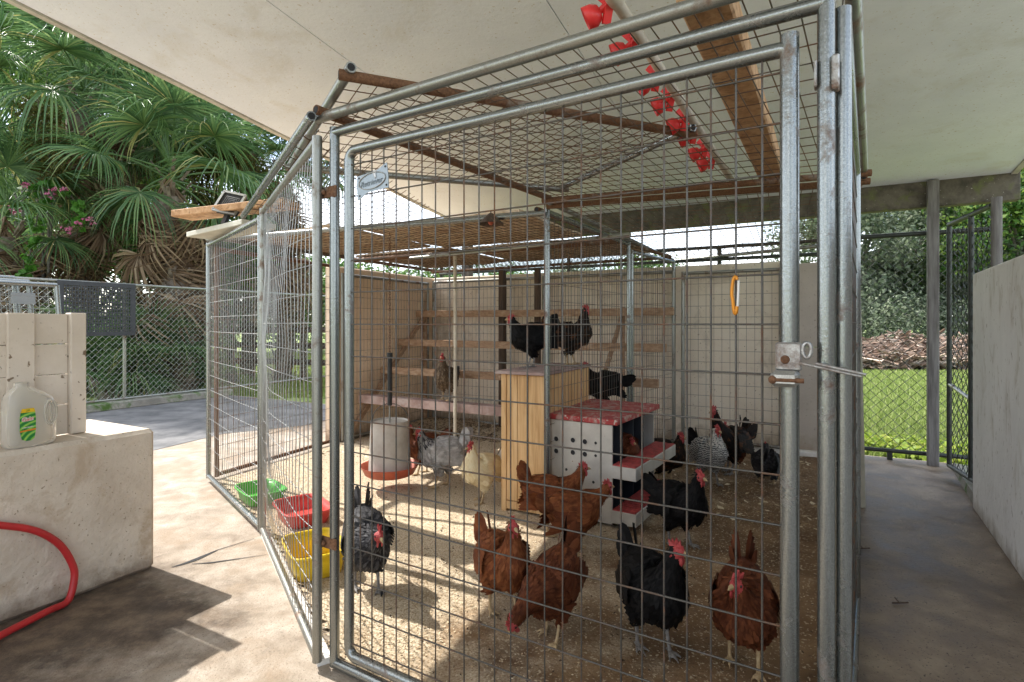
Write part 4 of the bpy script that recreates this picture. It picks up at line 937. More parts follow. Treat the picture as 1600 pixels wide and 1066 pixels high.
for px, w, lbl in ((785, .075, 'wide dark timber post against the cream wall, left of the pine box'), (840, .05, 'thin dark timber post against the cream wall, behind the pine box')):
    u = (px-800)/FPX; d = 5.50; Y = d/(CT+ST*u); mb = MB(); c = V(u*Y, Y, 0); mb.bar(c, c+UZ*1.82, w, .06, (BX.x, BX.y, 0)); tag(mb.build('timber_post', M['darkwood'], origin=c), lbl, 'post', 'dark timber posts at the back wall', 'thing')
c = ground(711, 709); mb = MB(); mb.tube([c, c+UZ*.9+V(.003, 0, 0), c+UZ*1.87], .0165, 10); tag(mb.build('roof_prop', M['pvc'], origin=c), 'thin pale pole propping the pen roof behind the grey hen', 'pole', None, 'thing')

# ================================================================== HENS
def pal(name, stops, rough=.65, spec=.12, n=60, barred=False):
    m = island(name, stops, rough, .0, spec, nscale=n)
    if barred:
        nt = m.node_tree; bs = nt.nodes['Principled BSDF']; v = obj_vec(nt); w = nt.nodes.new('ShaderNodeTexWave'); w.wave_type = 'BANDS'; w.bands_direction = 'Z'
        w.inputs['Scale'].default_value = 24; w.inputs['Distortion'].default_value = 5; w.inputs['Detail'].default_value = 2; w.inputs['Detail Scale'].default_value = 3
        nt.links.new(v, w.inputs['Vector']); r = ramp(nt, [(.42, (.05, .05, .055)), (.56, (.50, .49, .46))]); nt.links.new(w.outputs['Fac'], r.inputs[0]); nt.links.new(r.outputs[0], bs.inputs['Base Color'])
    return m
HP = {
 'red': pal('russet_feather', [(0, (.13, .038, .015)), (.5, (.18, .055, .020)), (1, (.235, .080, .028))], n=22),
 'darkred': pal('dark_red_feather', [(0, (.075, .022, .010)), (.5, (.11, .033, .014)), (1, (.155, .050, .020))], n=22),
 'black': pal('black_feather', [(0, (.0035, .0033, .0033)), (.6, (.006, .0057, .0057)), (1, (.013, .012, .012))], .65, .10),
 'slate': pal('slate_feather', [(0, (.020, .020, .023)), (.6, (.042, .041, .043)), (1, (.09, .088, .092))], .65, .12),
 'grey': pal('grey_feather', [(0, (.27, .25, .235)), (.5, (.34, .32, .30)), (1, (.41, .39, .37))], n=25),
 'cream': pal('cream_feather', [(0, (.68, .55, .32)), (.5, (.73, .61, .38)), (1, (.77, .67, .45))], n=0),
 'white': pal('pale_feather', [(0, (.52, .49, .43)), (1, (.68, .65, .60))], n=0),
 'barred': pal('barred_feather', [(0, (.1, .1, .1)), (1, (.5, .5, .5))], barred=True),
 'brown': pal('speckled_brown_feather', [(0, (.06, .04, .026)), (.5, (.13, .09, .058)), (1, (.24, .185, .13))]),
 'blackbrown': pal('black_brown_feather', [(0, (.008, .007, .007)), (.65, (.02, .014, .011)), (1, (.10, .04, .016))], .65, .12),
}
M['comb'] = mat('comb_skin', [(.3, (.30, .028, .030)), (.7, (.46, .075, .07))], 60, .5, bump=.5, bscale=160)
M['leg'] = mat('yellow_shank', [(.3, (.36, .24, .12)), (.7, (.50, .37, .21))], 60, .6, bump=.4, bscale=140)
M['leggrey'] = mat('grey_shank', [(.3, (.12, .11, .10)), (.7, (.25, .23, .21))], 60, .6, bump=.4, bscale=140)
M['beak'] = flat('horn_beak', (.38, .27, .14), .45)
M['eye'] = flat('dark_eye', (.012, .008, .006), .12, spec=.8)
HG = 'hens in the pen'
def bez(P, t):
    a, b, c, d = P; s = 1-t
    return a*s**3+b*3*s*s*t+c*3*s*t*t+d*t**3
def hen(label, foot, ang, sc, pal_, head=(.15, 0, .365), pitch=0., tail=58., nfeat=900, pals=None, face=0., nose=0., legs='leg', seed=1, squat=0., tail_pal=None, neck_pal=None, comb=.82, stride=.03, groundz=None):
    rg = np.random.default_rng(seed)
    root = thing('hen', label, 'hen', foot, HG, ang)
    k = sc; nfeat = int(nfeat*1.9)
    pr = R(pitch); piv = V(0, 0, .21)
    def rot(p):
        q = Vector(p)-piv; return V(q.x*math.cos(pr)+q.z*math.sin(pr), q.y, -q.x*math.sin(pr)+q.z*math.cos(pr))+piv
    dz = -squat
    base = [(-.150, .276, .014, .022), (-.132, .268, .038, .046), (-.100, .252, .064, .070), (-.060, .236, .082, .088), (-.015, .220, .090, .098), (.030, .214, .090, .100), (.065, .222, .080, .090)]
    spine = [(rot((x, 0, z)), w, h) for x, z, w, h in base]
    H = V(*head); P0 = spine[-1][0]
    t0 = (rot((.065+.6, 0, .222+.62))-rot((.065, 0, .222))).normalized()
    fy = R(face); fwd = V(math.cos(fy)*math.cos(R(nose)), math.sin(fy)*math.cos(R(nose)), -math.sin(R(nose)))
    Ln = (H-P0).length
    into = (fwd*.25+(V(0, 0, 1) if H.z > .25 else (H-P0).normalized())*.75).normalized()
    B = (P0, P0+t0*Ln*.38, H-into*Ln*.34, H)
    wn = [(.070, .078), (.055, .060), (.041, .044), (.031, .034), (.0255, .0275), (.0225, .024)]
    for i, (w, h) in enumerate(wn):
        spine.append((bez(B, (i+1)/6), w, h))
    spine.append((H+fwd*.014, .0185, .0195)); spine.append((H+fwd*.028, .010, .011))
    pts = [p*k+UZ*dz*k for p, _, _ in spine]; N = len(pts)
    tans = [(pts[min(i+1, N-1)]-pts[max(i-1, 0)]).normalized() for i in range(N)]
    mb = MB(); rings = []; n = 18
    for i, (p, w, h) in enumerate(spine):
        t = tans[i]; sd = V(0, 1, 0); sd = (sd-t*sd.dot(t)).normalized(); u = t.cross(sd)
        if i >= N-3:
            sd = V(-math.sin(fy), math.cos(fy), 0); u = t.cross(sd).normalized()
        rings.append([pts[i]+sd*(w*k*math.cos(a))+u*(h*k*math.sin(a)*(1.0 if math.sin(a) > 0 or i > 7 else 1.06)) for a in [2*math.pi*j/n for j in range(n)]])
    loft(mb, rings)
    # legs: feathered thigh, bare shank, four toes
    ground_off = (-squat)*0
    for s in (-1, 1):
        hip = (rot((-.005, s*.046, .165)))*k+UZ*dz*k
        st = stride*s
        knee = V(.022+st*.4, s*.046, max(.095-squat*.5, .03))*k; ank = V(-.012+st*.7, s*.043, max(.082-squat*.8, .02))*k; ft = V(.004+st, s*.043, .010)*k
        mb.tube([hip+UZ*.03*k, hip*.5+knee*.5+UZ*.01*k, ank+UZ*.004], [.050*k, .038*k, .0125*k], 12)
        mb.tube([ank+UZ*.006*k, ank*.5+ft*.5, ft], [.0085*k, .0070*k, .0072*k], 8)
        for a, l in ((-30, .050), (0, .060), (32, .048), (180, .026)):
            d = V(math.cos(R(a)), math.sin(R(a)), 0); mb.tube([ft, ft+d*l*.55*k+UZ*.002*k, ft+d*l*k-UZ*.004*k], [.0068*k, .0055*k, .0032*k], 7)
    tmp = mb.build('tmp', M['leg'], None, local=True)
    md = tmp.modifiers.new('r', 'REMESH'); md.mode = 'VOXEL'; md.voxel_size = .0052*max(k, .8); md.use_smooth_shade = True
    dg = bpy.context.evaluated_depsgraph_get(); me = bpy.data.meshes.new_from_object(tmp.evaluated_get(dg))
    bpy.data.objects.remove(tmp, do_unlink=True)
    me.materials.clear(); mp_ = [HP[pal_], M[legs], M['comb']]
    for m in mp_: me.materials.append(m)
    nv = len(me.vertices); co = np.empty(nv*3, np.float32); me.vertices.foreach_get('co', co); co = co.reshape(-1, 3)
    # light smoothing keeps the joints soft
    npoly = len(me.polygons); cen = np.empty(npoly*3, np.float32); me.polygons.foreach_get('center', cen); cen = cen.reshape(-1, 3)
    nor = np.empty(npoly*3, np.float32); me.polygons.foreach_get('normal', nor); nor = nor.reshape(-1, 3)
    are = np.empty(npoly, np.float32); me.polygons.foreach_get('area', are)
    hc = np.array((H+fwd*.012)*k+UZ*dz*k); mi = np.zeros(npoly, np.int32)
    mi[cen[:, 2] < max(.088-squat*.8, .022)*k] = 1
    if squat > .03: mi[(cen[:, 2] < .03*k) & (np.abs(cen[:, 0]) < .09*k)] = 1
    belly = np.array([min(1e9, 0)])
    # low parts of a pitched head must stay feathered or face
    dist = np.linalg.norm(cen-hc, axis=1); mi[(mi == 1) & (cen[:, 0] > .09*k)] = 0; mi[dist < .0235*k] = 2
    me.polygons.foreach_set('material_index', mi); me.polygons.foreach_set('use_smooth', np.ones(npoly, bool))
    body = bpy.data.objects.new('body', me); COL.objects.link(body); body.parent = root
    # plumage
    P = np.array([tuple(p) for p in pts]); T = np.array([tuple(t) for t in tans])
    ok = np.where((mi == 0))[0]; pr_ = are[ok]/are[ok].sum(); pick = rg.choice(ok, size=nfeat, p=pr_)
    c = cen[pick]+rg.normal(0, .002*k, (nfeat, 3)); nn = nor[pick]
    di = ((c[:, None, :]-P[None])**2).sum(2).argmin(1); fl = -T[di].copy(); fl[:, 2] -= .35*(di < 7); fl += rg.normal(0, .12, (nfeat, 3))
    fl -= nn*(fl*nn).sum(1)[:, None]; fl /= np.linalg.norm(fl, axis=1)[:, None]+1e-9; sd = np.cross(nn, fl)
    neck = np.clip((di-5)/5., 0, 1); L = (.032-.010*neck)*k*rg.uniform(.75, 1.2, nfeat); Wd = (.016-.009*neck)*k*rg.uniform(.8, 1.15, nfeat)
    lift = rg.uniform(.0, .05, nfeat)
    L_, W_2, l_ = L[:, None], Wd[:, None], lift[:, None]
    o = c+nn*.0012*k
    a = o-sd*W_2*.18; b = o+sd*W_2*.18
    m1 = o+fl*L_*.55+nn*(L_*.55*l_+.0015*k); e = m1-sd*W_2*.5-nn*W_2*.10; f = m1+sd*W_2*.5-nn*W_2*.10
    t2 = o+fl*L_+nn*L_*l_*.55
    g_ = o+fl*L_*.88+nn*(L_*.8*l_)-sd*W_2*.28; h_ = o+fl*L_*.88+nn*(L_*.8*l_)+sd*W_2*.28
    # quads a e f b ; e g h f (feather blade), sharing verts so each feather is one island
    verts = np.stack([a, e, g_, t2, h_, f, b], 1).reshape(-1, 3)
    me2 = bpy.data.meshes.new('plumage'); nf = nfeat
    me2.from_pydata([tuple(v) for v in verts], [], [q for i in range(nf) for q in ((i*7, i*7+1, i*7+5, i*7+6), (i*7+1, i*7+2, i*7+4, i*7+5), (i*7+2, i*7+3, i*7+4))])
    me2.materials.append(HP[pal_]); np2 = HP[neck_pal or pal_]; me2.materials.append(np2)
    mi2 = np.repeat((di > 8).astype(np.int32), 3); me2.polygons.foreach_set('material_index', mi2); me2.polygons.foreach_set('use_smooth', np.ones(nf*3, bool))
    vn = np.repeat(nn+.06*rg.normal(size=(nfeat, 3)), 7, axis=0)+np.tile(np.array([[0, 0, 0]]), (nfeat*7, 1)); vn /= np.linalg.norm(vn, axis=1)[:, None]
    me2.normals_split_custom_set_from_vertices([tuple(x) for x in vn])
    pl_ = bpy.data.objects.new('plumage', me2); COL.objects.link(pl_); pl_.parent = root; pl_['kind'] = 'stuff'
    def blade(mb, p, d, nrm, L, w, bend=0.0):
        d = d.normalized(); s = d.cross(nrm).normalized(); nn_ = s.cross(d)
        q = []
        for i, (f_, ww) in enumerate(((0, .35), (.3, .8), (.65, 1.0), (.9, .7), (1.0, .15))):
            c_ = p+d*L*f_+nn_*bend*L*f_*f_
            q += [c_-s*w/2*ww-nn_*w*.06, c_+nn_*w*.05, c_+s*w/2*ww-nn_*w*.06]
        mb.add(q, [(i*3+j, i*3+j+1, i*3+4+j, i*3+3+j) for i in range(4) for j in (0, 1)], 0, True)
    # wings
    for s in (-1, 1):
        mb = MB()
        for row, (u0, L, w, cnt, v0) in enumerate(((.045, .050, .026, 7, .262), (.030, .060, .028, 8, .255), (.005, .085, .026, 9, .252), (-.02, .115, .024, 8, .248))):
            for i in range(cnt):
                f_ = i/(cnt-1); x = u0-.045*f_*(.5+row*.3); z = v0-.078*f_
                yy = .086*math.sqrt(max(.12, 1-((z-.222)/.105)**2))*(1 if x > -.05 else .92)+.010+.004*(3-row)
                p = rot((x, s*yy, z))*k+UZ*dz*k
                d = rot((x-.9, s*(yy-.10-.12*(x < 0)), z+.16-.30*f_))*k-rot((x, s*yy, z))*k
                blade(mb, p, d, V(0, s, .35), L*k*rg.uniform(.9, 1.1), w*k, -.06)
        mb.build('wing', HP[pal_], root, local=True)
    # tail
    mb = MB(); tb = rot((-.135, 0, .272))*k+UZ*dz*k
    for i in range(14):
        f_ = (i % 7)/6; s = -1 if i < 7 else 1
        a = R(tail-26*(1-f_)+rg.uniform(-4, 4))
        d = V(-math.cos(a), s*(.06+.20*(1-f_)), math.sin(a)); d = (rot(piv+d)-piv)
        blade(mb, tb+V(.02*k, s*.012*k, -.012*(1-f_)*k), d, V(.2, s*1.0, .35), (.088+.040*f_)*k*rg.uniform(.92, 1.06), .052*k, .05)
    for i in range(10):
        s = -1 if i % 2 else 1; a = R(tail-30+rg.uniform(-18, 18)); d = V(-math.cos(a), s*.45, math.sin(a)); d = rot(piv+d)-piv
        blade(mb, tb+V(.035*k, s*.022*k, .0), d, V(.1, s, .5), .075*k, .034*k, -.12)
    mb.build('tail', HP[tail_pal or pal_], root, local=True)
    # head parts
    hp = H*k+UZ*dz*k; side = V(-math.sin(fy), math.cos(fy), 0); up = fwd.cross(side).normalized()
    if up.z < 0 and abs(nose) < 80: up = -up
    mb = MB(); cb = comb
    prof = [(-.020, .014), (-.026, .034*cb+.004), (-.015, .026*cb+.004), (-.011, .045*cb+.004), (-.003, .030*cb+.004), (.002, .050*cb+.004), (.008, .030*cb+.004), (.014, .042*cb+.004), (.018, .024*cb+.004), (.025, .028*cb), (.026, .010), (.014, .008)]
    ctr = [hp+fwd*f*k+up*z*k for f, z in prof]; n = len(prof)
    for off in (-.0028, .0028): pass
    lo = [p-side*.0030*k+side*.004*k*math.sin(i*1.3+seed) for i, p in enumerate(ctr)]; hi = [p+side*.006*k for p in lo]
    cl = hp+fwd*.002*k+up*.016*k
    vs = lo+hi+[cl-side*.004*k, cl+side*.004*k]
    fs = [(i, (i+1) % n, n+(i+1) % n, n+i) for i in range(n)]+[(2*n, (i+1) % n, i) for i in range(n)]+[(2*n+1, n+i, n+(i+1) % n) for i in range(n)]
    mb.add(vs, fs); mb.build('comb', M['comb'], root, local=True)
    for s in (-1, 1):
        mb = MB(); mb.ball(hp+fwd*.017*k+side*s*.0085*k-up*.027*k, .0085*k, .0045*k, .016*k, (fwd, side, up)); mb.build('wattle', M['comb'], root, local=True)
        mb = MB(); mb.ball(hp+fwd*.010*k+side*s*.0195*k+up*.003*k, .0042*k, .0028*k, .0042*k, (fwd, side, up), 8, 6); mb.build('eye', M['eye'], root, local=True)
        mb = MB(); mb.ball(hp-fwd*.008*k+side*s*.0205*k-up*.010*k, .006*k, .0025*k, .008*k, (fwd, side, up), 8, 6); mb.build('earlobe', M['comb'], root, local=True)
    mb = MB(); mb.tube([hp+fwd*.024*k, hp+fwd*.036*k-up*.001*k, hp+fwd*.047*k-up*.007*k], [.0085*k, .0062*k, .001*k], 10); mb.tube([hp+fwd*.024*k-up*.005*k, hp+fwd*.040*k-up*.008*k], [.006*k, .0015*k], 8); mb.build('beak', M['beak'], root, local=True)
    return root
def gz(px, py):
    p = ground(px, py); b, d = p.x*CT-p.y*ST, p.x*ST+p.y*CT
    p.z = pen_z(b, d)-.004 if inside(b, d) else 0
    return p
hen('slate-grey hen head down beside the yellow tub, nearest the hinge post', gz(573, 925), R(-66), 1.08, 'slate', head=(.165, .02, .285), pitch=8, tail=78, nfeat=1300, seed=1, legs='leggrey', face=10, nose=15)
hen('russet hen standing in the sun, head turned to the wire, tail up', gz(786, 962), R(-62), 1.03, 'red', head=(.085, .0, .375), pitch=-8, tail=60, nfeat=1400, seed=2, face=-5)
hen('dark russet hen pecking at the ground, red comb touching the earth', gz(862, 1000), R(-128), .98, 'darkred', head=(.245, .0, .165), pitch=16, tail=48, nfeat=1400, seed=3, nose=58)
hen('bright russet hen walking past the nest box with its tail at the pine box', gz(862, 836), R(6), 1.06, 'red', head=(.17, .0, .350), pitch=2, tail=62, nfeat=1200, seed=4)
hen('russet hen overlapping the walking one, seen from its rump', gz(898, 866), R(22), 1.04, 'red', head=(.175, -.02, .32), pitch=-4, tail=30, nfeat=1200, seed=5)
hen('large black hen in front with dark silky plumage and bright red face', gz(1020, 1020), R(-76), 1.10, 'black', head=(.110, .02, .372), pitch=-6, tail=62, nfeat=1700, seed=6, face=38, legs='leggrey')
hen('dark russet hen beside the latch stile facing the wire', gz(1162, 1046), R(-112), 1.06, 'darkred', head=(.125, -.02, .325), pitch=4, tail=74, nfeat=1400, seed=7, face=-35)
hen('black hen beside the lower red perch, head turned right', gz(1062, 856), R(-58), 1.08, 'black', head=(.12, .0, .37), pitch=-6, tail=28, nfeat=1200, seed=8, legs='leggrey')
hen('black and white barred hen with pale neck', gz(1108, 759), R(-76), 1.12, 'barred', head=(.09, .0, .375), pitch=-12, tail=65, nfeat=1000, seed=9, legs='leggrey', neck_pal='white', tail_pal='black')
hen('black hen with reddish head raised behind the barred hen', gz(1140, 741), R(205), 1.2, 'blackbrown', head=(.14, .0, .42), pitch=-10, tail=40, nfeat=800, seed=10, legs='leggrey')
hen('dark brown hen with upright tail farthest right of the trio by the cream wall', gz(1146, 738), R(222), 1.10, 'darkred', head=(.13, .0, .34), pitch=0, tail=66, nfeat=800, seed=11, tail_pal='blackbrown')
hen('dark brown hen peering round the end of the upper perch', gz(1040, 758), R(-40), 1.06, 'blackbrown', head=(.11, .0, .345), pitch=-4, tail=50, nfeat=700, seed=12)
hen('small speckled pullet crouching on the earth near the taupe panel', gz(1198, 757), R(70), 1.0, 'slate', head=(.11, .0, .315), pitch=0, tail=40, nfeat=600, seed=13, squat=.05, comb=.5)
hen('pale grey hen beside the hanging feeder', gz(690, 763), R(172), 1.18, 'grey', head=(.13, .03, .335), pitch=0, tail=62, nfeat=1000, seed=14, neck_pal='slate')
hen('brown hen half hidden behind the feeder drum', gz(660, 742), R(182), 1.05, 'darkred', head=(.10, .0, .345), pitch=-4, tail=45, nfeat=700, seed=15)
hen('cream hen with a bright red comb left of the pine box', gz(752, 787), R(222), 1.04, 'cream', head=(.085, .0, .365), pitch=-14, tail=66, nfeat=900, seed=16, tail_pal='white')
rp_ = BD(-2.93, 4.34, .468)
rp_ = at(697, 624, 5.18); u_ = (697-800)/FPX; Y_ = 4.34/(CT+ST*u_); rp_ = V(u_*Y_, Y_, .468)
hen('grey-brown hen standing on the lowest roost plank', rp_, R(-108), 1.06, 'brown', head=(.08, .0, .395), pitch=-18, tail=42, nfeat=700, seed=17, neck_pal='brown', tail_pal='slate')
lz = hh+.021
hen('black hen on the left of the pine box lid, head to the left', V(*BD(-1.60, 3.28, lz)), R(190), .98, 'black', head=(.135, .0, .335), pitch=-4, tail=68, nfeat=700, seed=18, legs='leggrey')
hen('black and rust hen on the right of the pine box lid, head raised', V(*BD(-1.475, 3.68, lz)), R(-2), 1.0, 'blackbrown', head=(.105, .0, .40), pitch=-10, tail=62, nfeat=700, seed=19)
hen('black hen perched behind the red lid with its tail to the right', V(*BD(-1.47, 4.34, .468)), R(168), 1.12, 'black', head=(.12, .0, .34), pitch=-8, tail=12, nfeat=600, seed=20, legs='leggrey')
hen('reddish hen sitting inside the upper nest of the steel box', NBP(.33, .05, .332), R(-60), .80, 'darkred', head=(.08, .0, .255), pitch=0, tail=30, nfeat=300, seed=21, squat=.10)

# ================================================================== VEGETATION
def leaves(name, blobs, n, size, m, parent=None, seed=0, squash=.8, asp=.5, droop=0.0, surf=.55):
    """many small leaf faces gathered in clumps through the given ellipsoids (centre, radii)"""
    rg = np.random.default_rng(seed); vol = np.array([b[1][0]*b[1][1]*b[1][2] for b in blobs])**.75; which = rg.choice(len(blobs), n, p=vol/vol.sum())
    C = np.array([tuple(b[0]) for b in blobs])[which]; Rr = np.array([tuple(b[1]) for b in blobs])[which]
    # clumps
    ncl = max(6, n//70); cd = rg.normal(size=(len(blobs), ncl, 3)); cd /= np.linalg.norm(cd, axis=2)[:, :, None]; cd *= (rg.random((len(blobs), ncl))**(1/2.2))[:, :, None]
    cl = cd[which, rg.integers(0, ncl, n)]
    off = cl+rg.normal(0, .13, (n, 3)); p = C+off*Rr
    nr = rg.normal(size=(n, 3))*.8+off+np.array([0, 0, .35]); nr /= np.linalg.norm(nr, axis=1)[:, None]
    t = rg.normal(size=(n, 3)); t[:, 2] -= droop; t -= nr*(t*nr).sum(1)[:, None]; t /= np.linalg.norm(t, axis=1)[:, None]; s = np.cross(nr, t)
    L = size*rg.uniform(.6, 1.35, n)[:, None]; Wd = L*asp
    vs = np.stack([p-t*L*.5, p-s*Wd*.5+nr*L*.05, p+t*L*.5, p+s*Wd*.5+nr*L*.05], 1).reshape(-1, 3)
    return np_mesh(name, vs, 4, m, parent)
def tree(name, label, base, h, cr, n, size, m, group, seed, trunk_r=.16, low=.25, nb=9):
    rg = random.Random(seed); o = thing(name, label, 'tree', base, group); base = Vector(base)
    blobs = []; mb = MB(); top = base+UZ*h*.62
    mb.tube([base-UZ*.1, base+UZ*h*.2+V(rg.uniform(-.1, .1), 0, 0), base+UZ*h*.42+V(rg.uniform(-.2, .2), rg.uniform(-.2, .2), 0), top], [trunk_r*1.4, trunk_r, trunk_r*.75, trunk_r*.4], 10)
    for i in range(nb):
        a = 6.28*i/nb+rg.uniform(-.4, .4); f = rg.uniform(low, 1.0); r = cr*rg.uniform(.35, .8)*(1.1-.55*abs(f-.5))
        c = base+V(math.cos(a)*r, math.sin(a)*r, h*(.22+.70*f)); s = cr*rg.uniform(.32, .55)
        blobs.append((c, (s, s, s*.75))); st = base+UZ*h*rg.uniform(.25, .55)
        mb.tube([st, st*.45+c*.55+UZ*.1*h*.3, c], [trunk_r*.4, trunk_r*.25, .02], 6)
    blobs.append((base+UZ*h*.9, (cr*.45, cr*.45, h*.12)))
    mb.build('trunk', M['bark2'], o); leaves('crown', blobs, n, size, m, o, seed)
    return o
def fan_mesh(name, m, seed, blade=.85, petiole=1.0, nseg=36, spread=150, droop=.35, dead=False):
    rg = random.Random(seed); mb = MB()
    # petiole along +x, gently arched
    pe = [V(petiole*t, 0, .10*math.sin(t*1.6)*petiole-.12*t*t*petiole) for t in [i/6 for i in range(7)]]
    mb.tube(pe, [.020, .018, .016, .014, .013, .012, .011], 5)
    hub = pe[-1]; d0 = (pe[-1]-pe[-2]).normalized()
    for i in range(nseg):
        f = (i+.5)/nseg*2-1; a = R(spread)*f
        L = blade*(1.0-.28*abs(f)**1.5)*rg.uniform(.88, 1.08); w = (.034 if dead else .0235)*rg.uniform(.85, 1.15)
        dirx = V(math.cos(a), math.sin(a), 0); cup = .20*(abs(f))+.05
        s = V(-math.sin(a), math.cos(a), 0); q = []; dr = droop*rg.uniform(.7, 1.35)
        if dead: dr *= 1.5; s = (s+V(0, 0, rg.uniform(-.8, .8))).normalized()
        bendy = rg.uniform(-.04, .04)
        for j, (t, ww) in enumerate(((0, .35), (.3, 1.0), (.6, .9), (.82, .5), (1.0, .06))):
            c = hub+dirx*L*t*(1-.25*dr*t*t)+V(0, 0, cup*L*t*.5-dr*L*t**2.6)+s*bendy*t*t
            q += [c-s*w*ww/2+UZ*.006*ww, c-UZ*.006*ww, c+s*w*ww/2+UZ*.006*ww]
        mb.add(q, [(j*3+e, j*3+e+1, j*3+4+e, j*3+3+e) for j in range(4) for e in (0, 1)], 0, True)
    me_o = mb.build(name, m, None, local=True); me = me_o.data; bpy.data.objects.remove(me_o, do_unlink=True)
    return me
FR = [fan_mesh('frond', M['frond'], 10+i, .85+.06*(i % 3), .95+.1*(i % 2), 52, 132+8*(i % 3), .42+.13*(i % 4)) for i in range(6)]
DE = [fan_mesh('dead_frond', M['dead'], 30+i, .72, .8, 26, 90+20*i, .55, True) for i in range(4)]
def palm(label, base, h, nfr, ndead, seed, lean=(0, 0), tr=.15, sc=1.0, lo=-35):
    rg = random.Random(seed); base = Vector(base); o = thing('palm_tree', label, 'palm tree', base, 'fan palms behind the fence')
    top = base+V(lean[0], lean[1], h); mb = MB(); n = 22; pts = []; rr = []
    for i in range(n+1):
        t = i/n; pts.append(base+(top-base-UZ*min(.45, h*.3))*t+V(.05*math.sin(t*5), .04*math.cos(t*4), 0)-UZ*.05); rr.append(tr*(1.12-.1*t)*(1+.06*(i % 2))*(1.2 if t > .8 else 1))
    mb.tube(pts, rr, 14)
    for i in range(int(h*16)):                 # old leaf bases (boots) criss-crossing the trunk
        t = rg.random(); a = rg.uniform(0, 6.28); c = base+(top-base)*t; d = V(math.cos(a), math.sin(a), 0)
        mb.bar(c+d*tr*1.0, c+d*(tr*1.9)+UZ*.20, .055, .018, up=(d.x, d.y, .2))
    mb.build('trunk', M['bark'], o)
    for i in range(nfr):
        e = lo+(80-lo)*((i+.5)/nfr)**.9+rg.uniform(-8, 8); az = i*137.5+rg.uniform(-15, 15)
        f = bpy.data.objects.new('frond', FR[i % len(FR)]); COL.objects.link(f); f.parent = o
        f.location = top-base+UZ*rg.uniform(-.25, .1); f.rotation_euler = (R(rg.uniform(-25, 25)), R(-e), R(az)); s = sc*rg.uniform(.85, 1.15); f.scale = (s, s, s)
    for i in range(ndead):
        e = rg.uniform(-92, -48); az = i*137.5+rg.uniform(-20, 20)
        f = bpy.data.objects.new('dead_frond', DE[i % len(DE)]); COL.objects.link(f); f.parent = o
        f.location = top-base-UZ*rg.uniform(.0, min(2.6, h*.6)); f.rotation_euler = (R(rg.uniform(-40, 40)), R(-e), R(az)); s = sc*rg.uniform(.8, 1.15); f.scale = (s, s, s)
    return o
def on(px, Y, z=-.09): return V((px-800)/FPX*Y, Y, z)
palm('fan palm with bare criss-cross trunk just behind the chain-link fence', on(284, 9.9), 4.1, 26, 40, 1, (-.25, .1), .17, 1.2)
palm('tall fan palm with its crown against the board ceiling edge', on(120, 10.6), 5.9, 30, 30, 2, (.15, 0), .17, 1.25)
palm('short fan palm with a thick skirt of dead leaves at the picture edge', on(18, 9.6), 3.3, 24, 60, 3, (-.1, 0), .18, 1.1)
palm('fan palm with open crown against the bright sky', on(385, 13.5), 6.2, 24, 10, 4, (.1, 0), .15, 1.2)
palm('fan palm whose lower leaves hang beside the roof pipes', on(440, 12.2), 4.9, 24, 40, 5, (.1, 0), .16)
palm('tall fan palm rising behind the others', on(205, 12.8), 6.6, 28, 30, 6, (-.1, 0), .16, 1.2)
palm('trunkless fan palm growing low behind the wire', on(236, 9.75), .55, 20, 4, 7, (0, 0), .14, .8, 0)
palm('low fan palm in the shade under the hanging rubber mat', on(165, 9.3), .5, 18, 4, 8, (0, 0), .14, .8, 0)
def shrub(label, blobs, n, size, m, seed, name='shrub', stem=True, group='shrubs behind the fence'):
    c = blobs[0][0]; o = thing(name, label, 'shrub', V(c.x, c.y, -.09), group)
    if stem:
        mb = MB(); rg = random.Random(seed)
        for b in blobs:
            for k in range(3): mb.tube([V(c.x+rg.uniform(-.2, .2), c.y+rg.uniform(-.2, .2), -.1), Vector(b[0])*.5+V(c.x, c.y, 0)*.5, Vector(b[0])+V(rg.uniform(-.2, .2), rg.uniform(-.2, .2), b[1][2]*.4)], [.03, .02, .008], 5)
        mb.build('stem', M['bark2'], o)
    leaves('foliage', blobs, n, size, m, o, seed); return o
def blob(px, py, Y, rx, ry, rz): return (at(px, py, Y), (rx, ry, rz))
shrub('olive flower mass hanging among the palm leaves at the upper left', [blob(75, 250, 9.6, .55, .4, .55), blob(60, 180, 9.9, .4, .3, .4)], 5200, .055, M['leafolive'], 1, 'olive_bush')
shrub('olive green creeper mass between two palm crowns', [blob(350, 262, 11.4, .75, .5, .5), blob(300, 262, 11.2, .5, .4, .4), blob(400, 280, 11.5, .5, .4, .45), blob(335, 320, 11.3, .5, .4, .4)], 8500, .065, M['leafolive'], 2, 'olive_bush')
shrub('bright leafy shrub under the ceiling edge between palms', [blob(305, 175, 11.8, .8, .5, .7), blob(350, 215, 12, .6, .5, .5), blob(270, 130, 11.8, .6, .5, .6), blob(330, 240, 11.6, .4, .4, .4)], 8500, .085, M['leaf'], 3, 'leafy_tree')
shrub('deep green thicket along the bottom of the fence', [blob(120+60*i, 560+8*(i % 3), 10.4+.2*(i % 2), .7, .5, .8) for i in range(4)]+[blob(60, 540, 10.6, .9, .5, 1.0)], 14000, .09, M['leaf'], 4, 'thicket')
shrub('dark shrubs filling the gaps behind the palm trunks', [blob(30+75*i, 380+20*(i % 2), 12.2, .9, .5, 1.0) for i in range(6)]+[blob(40+80*i, 240, 13.0, 1.0, .5, 1.0) for i in range(4)]+[blob(20+60*i, 110, 13.4, .9, .5, .9) for i in range(3)]+[blob(60+80*i, 500, 12.2, 1.0, .6, .8) for i in range(4)], 26000, .11, M['leaf'], 5, 'thicket')
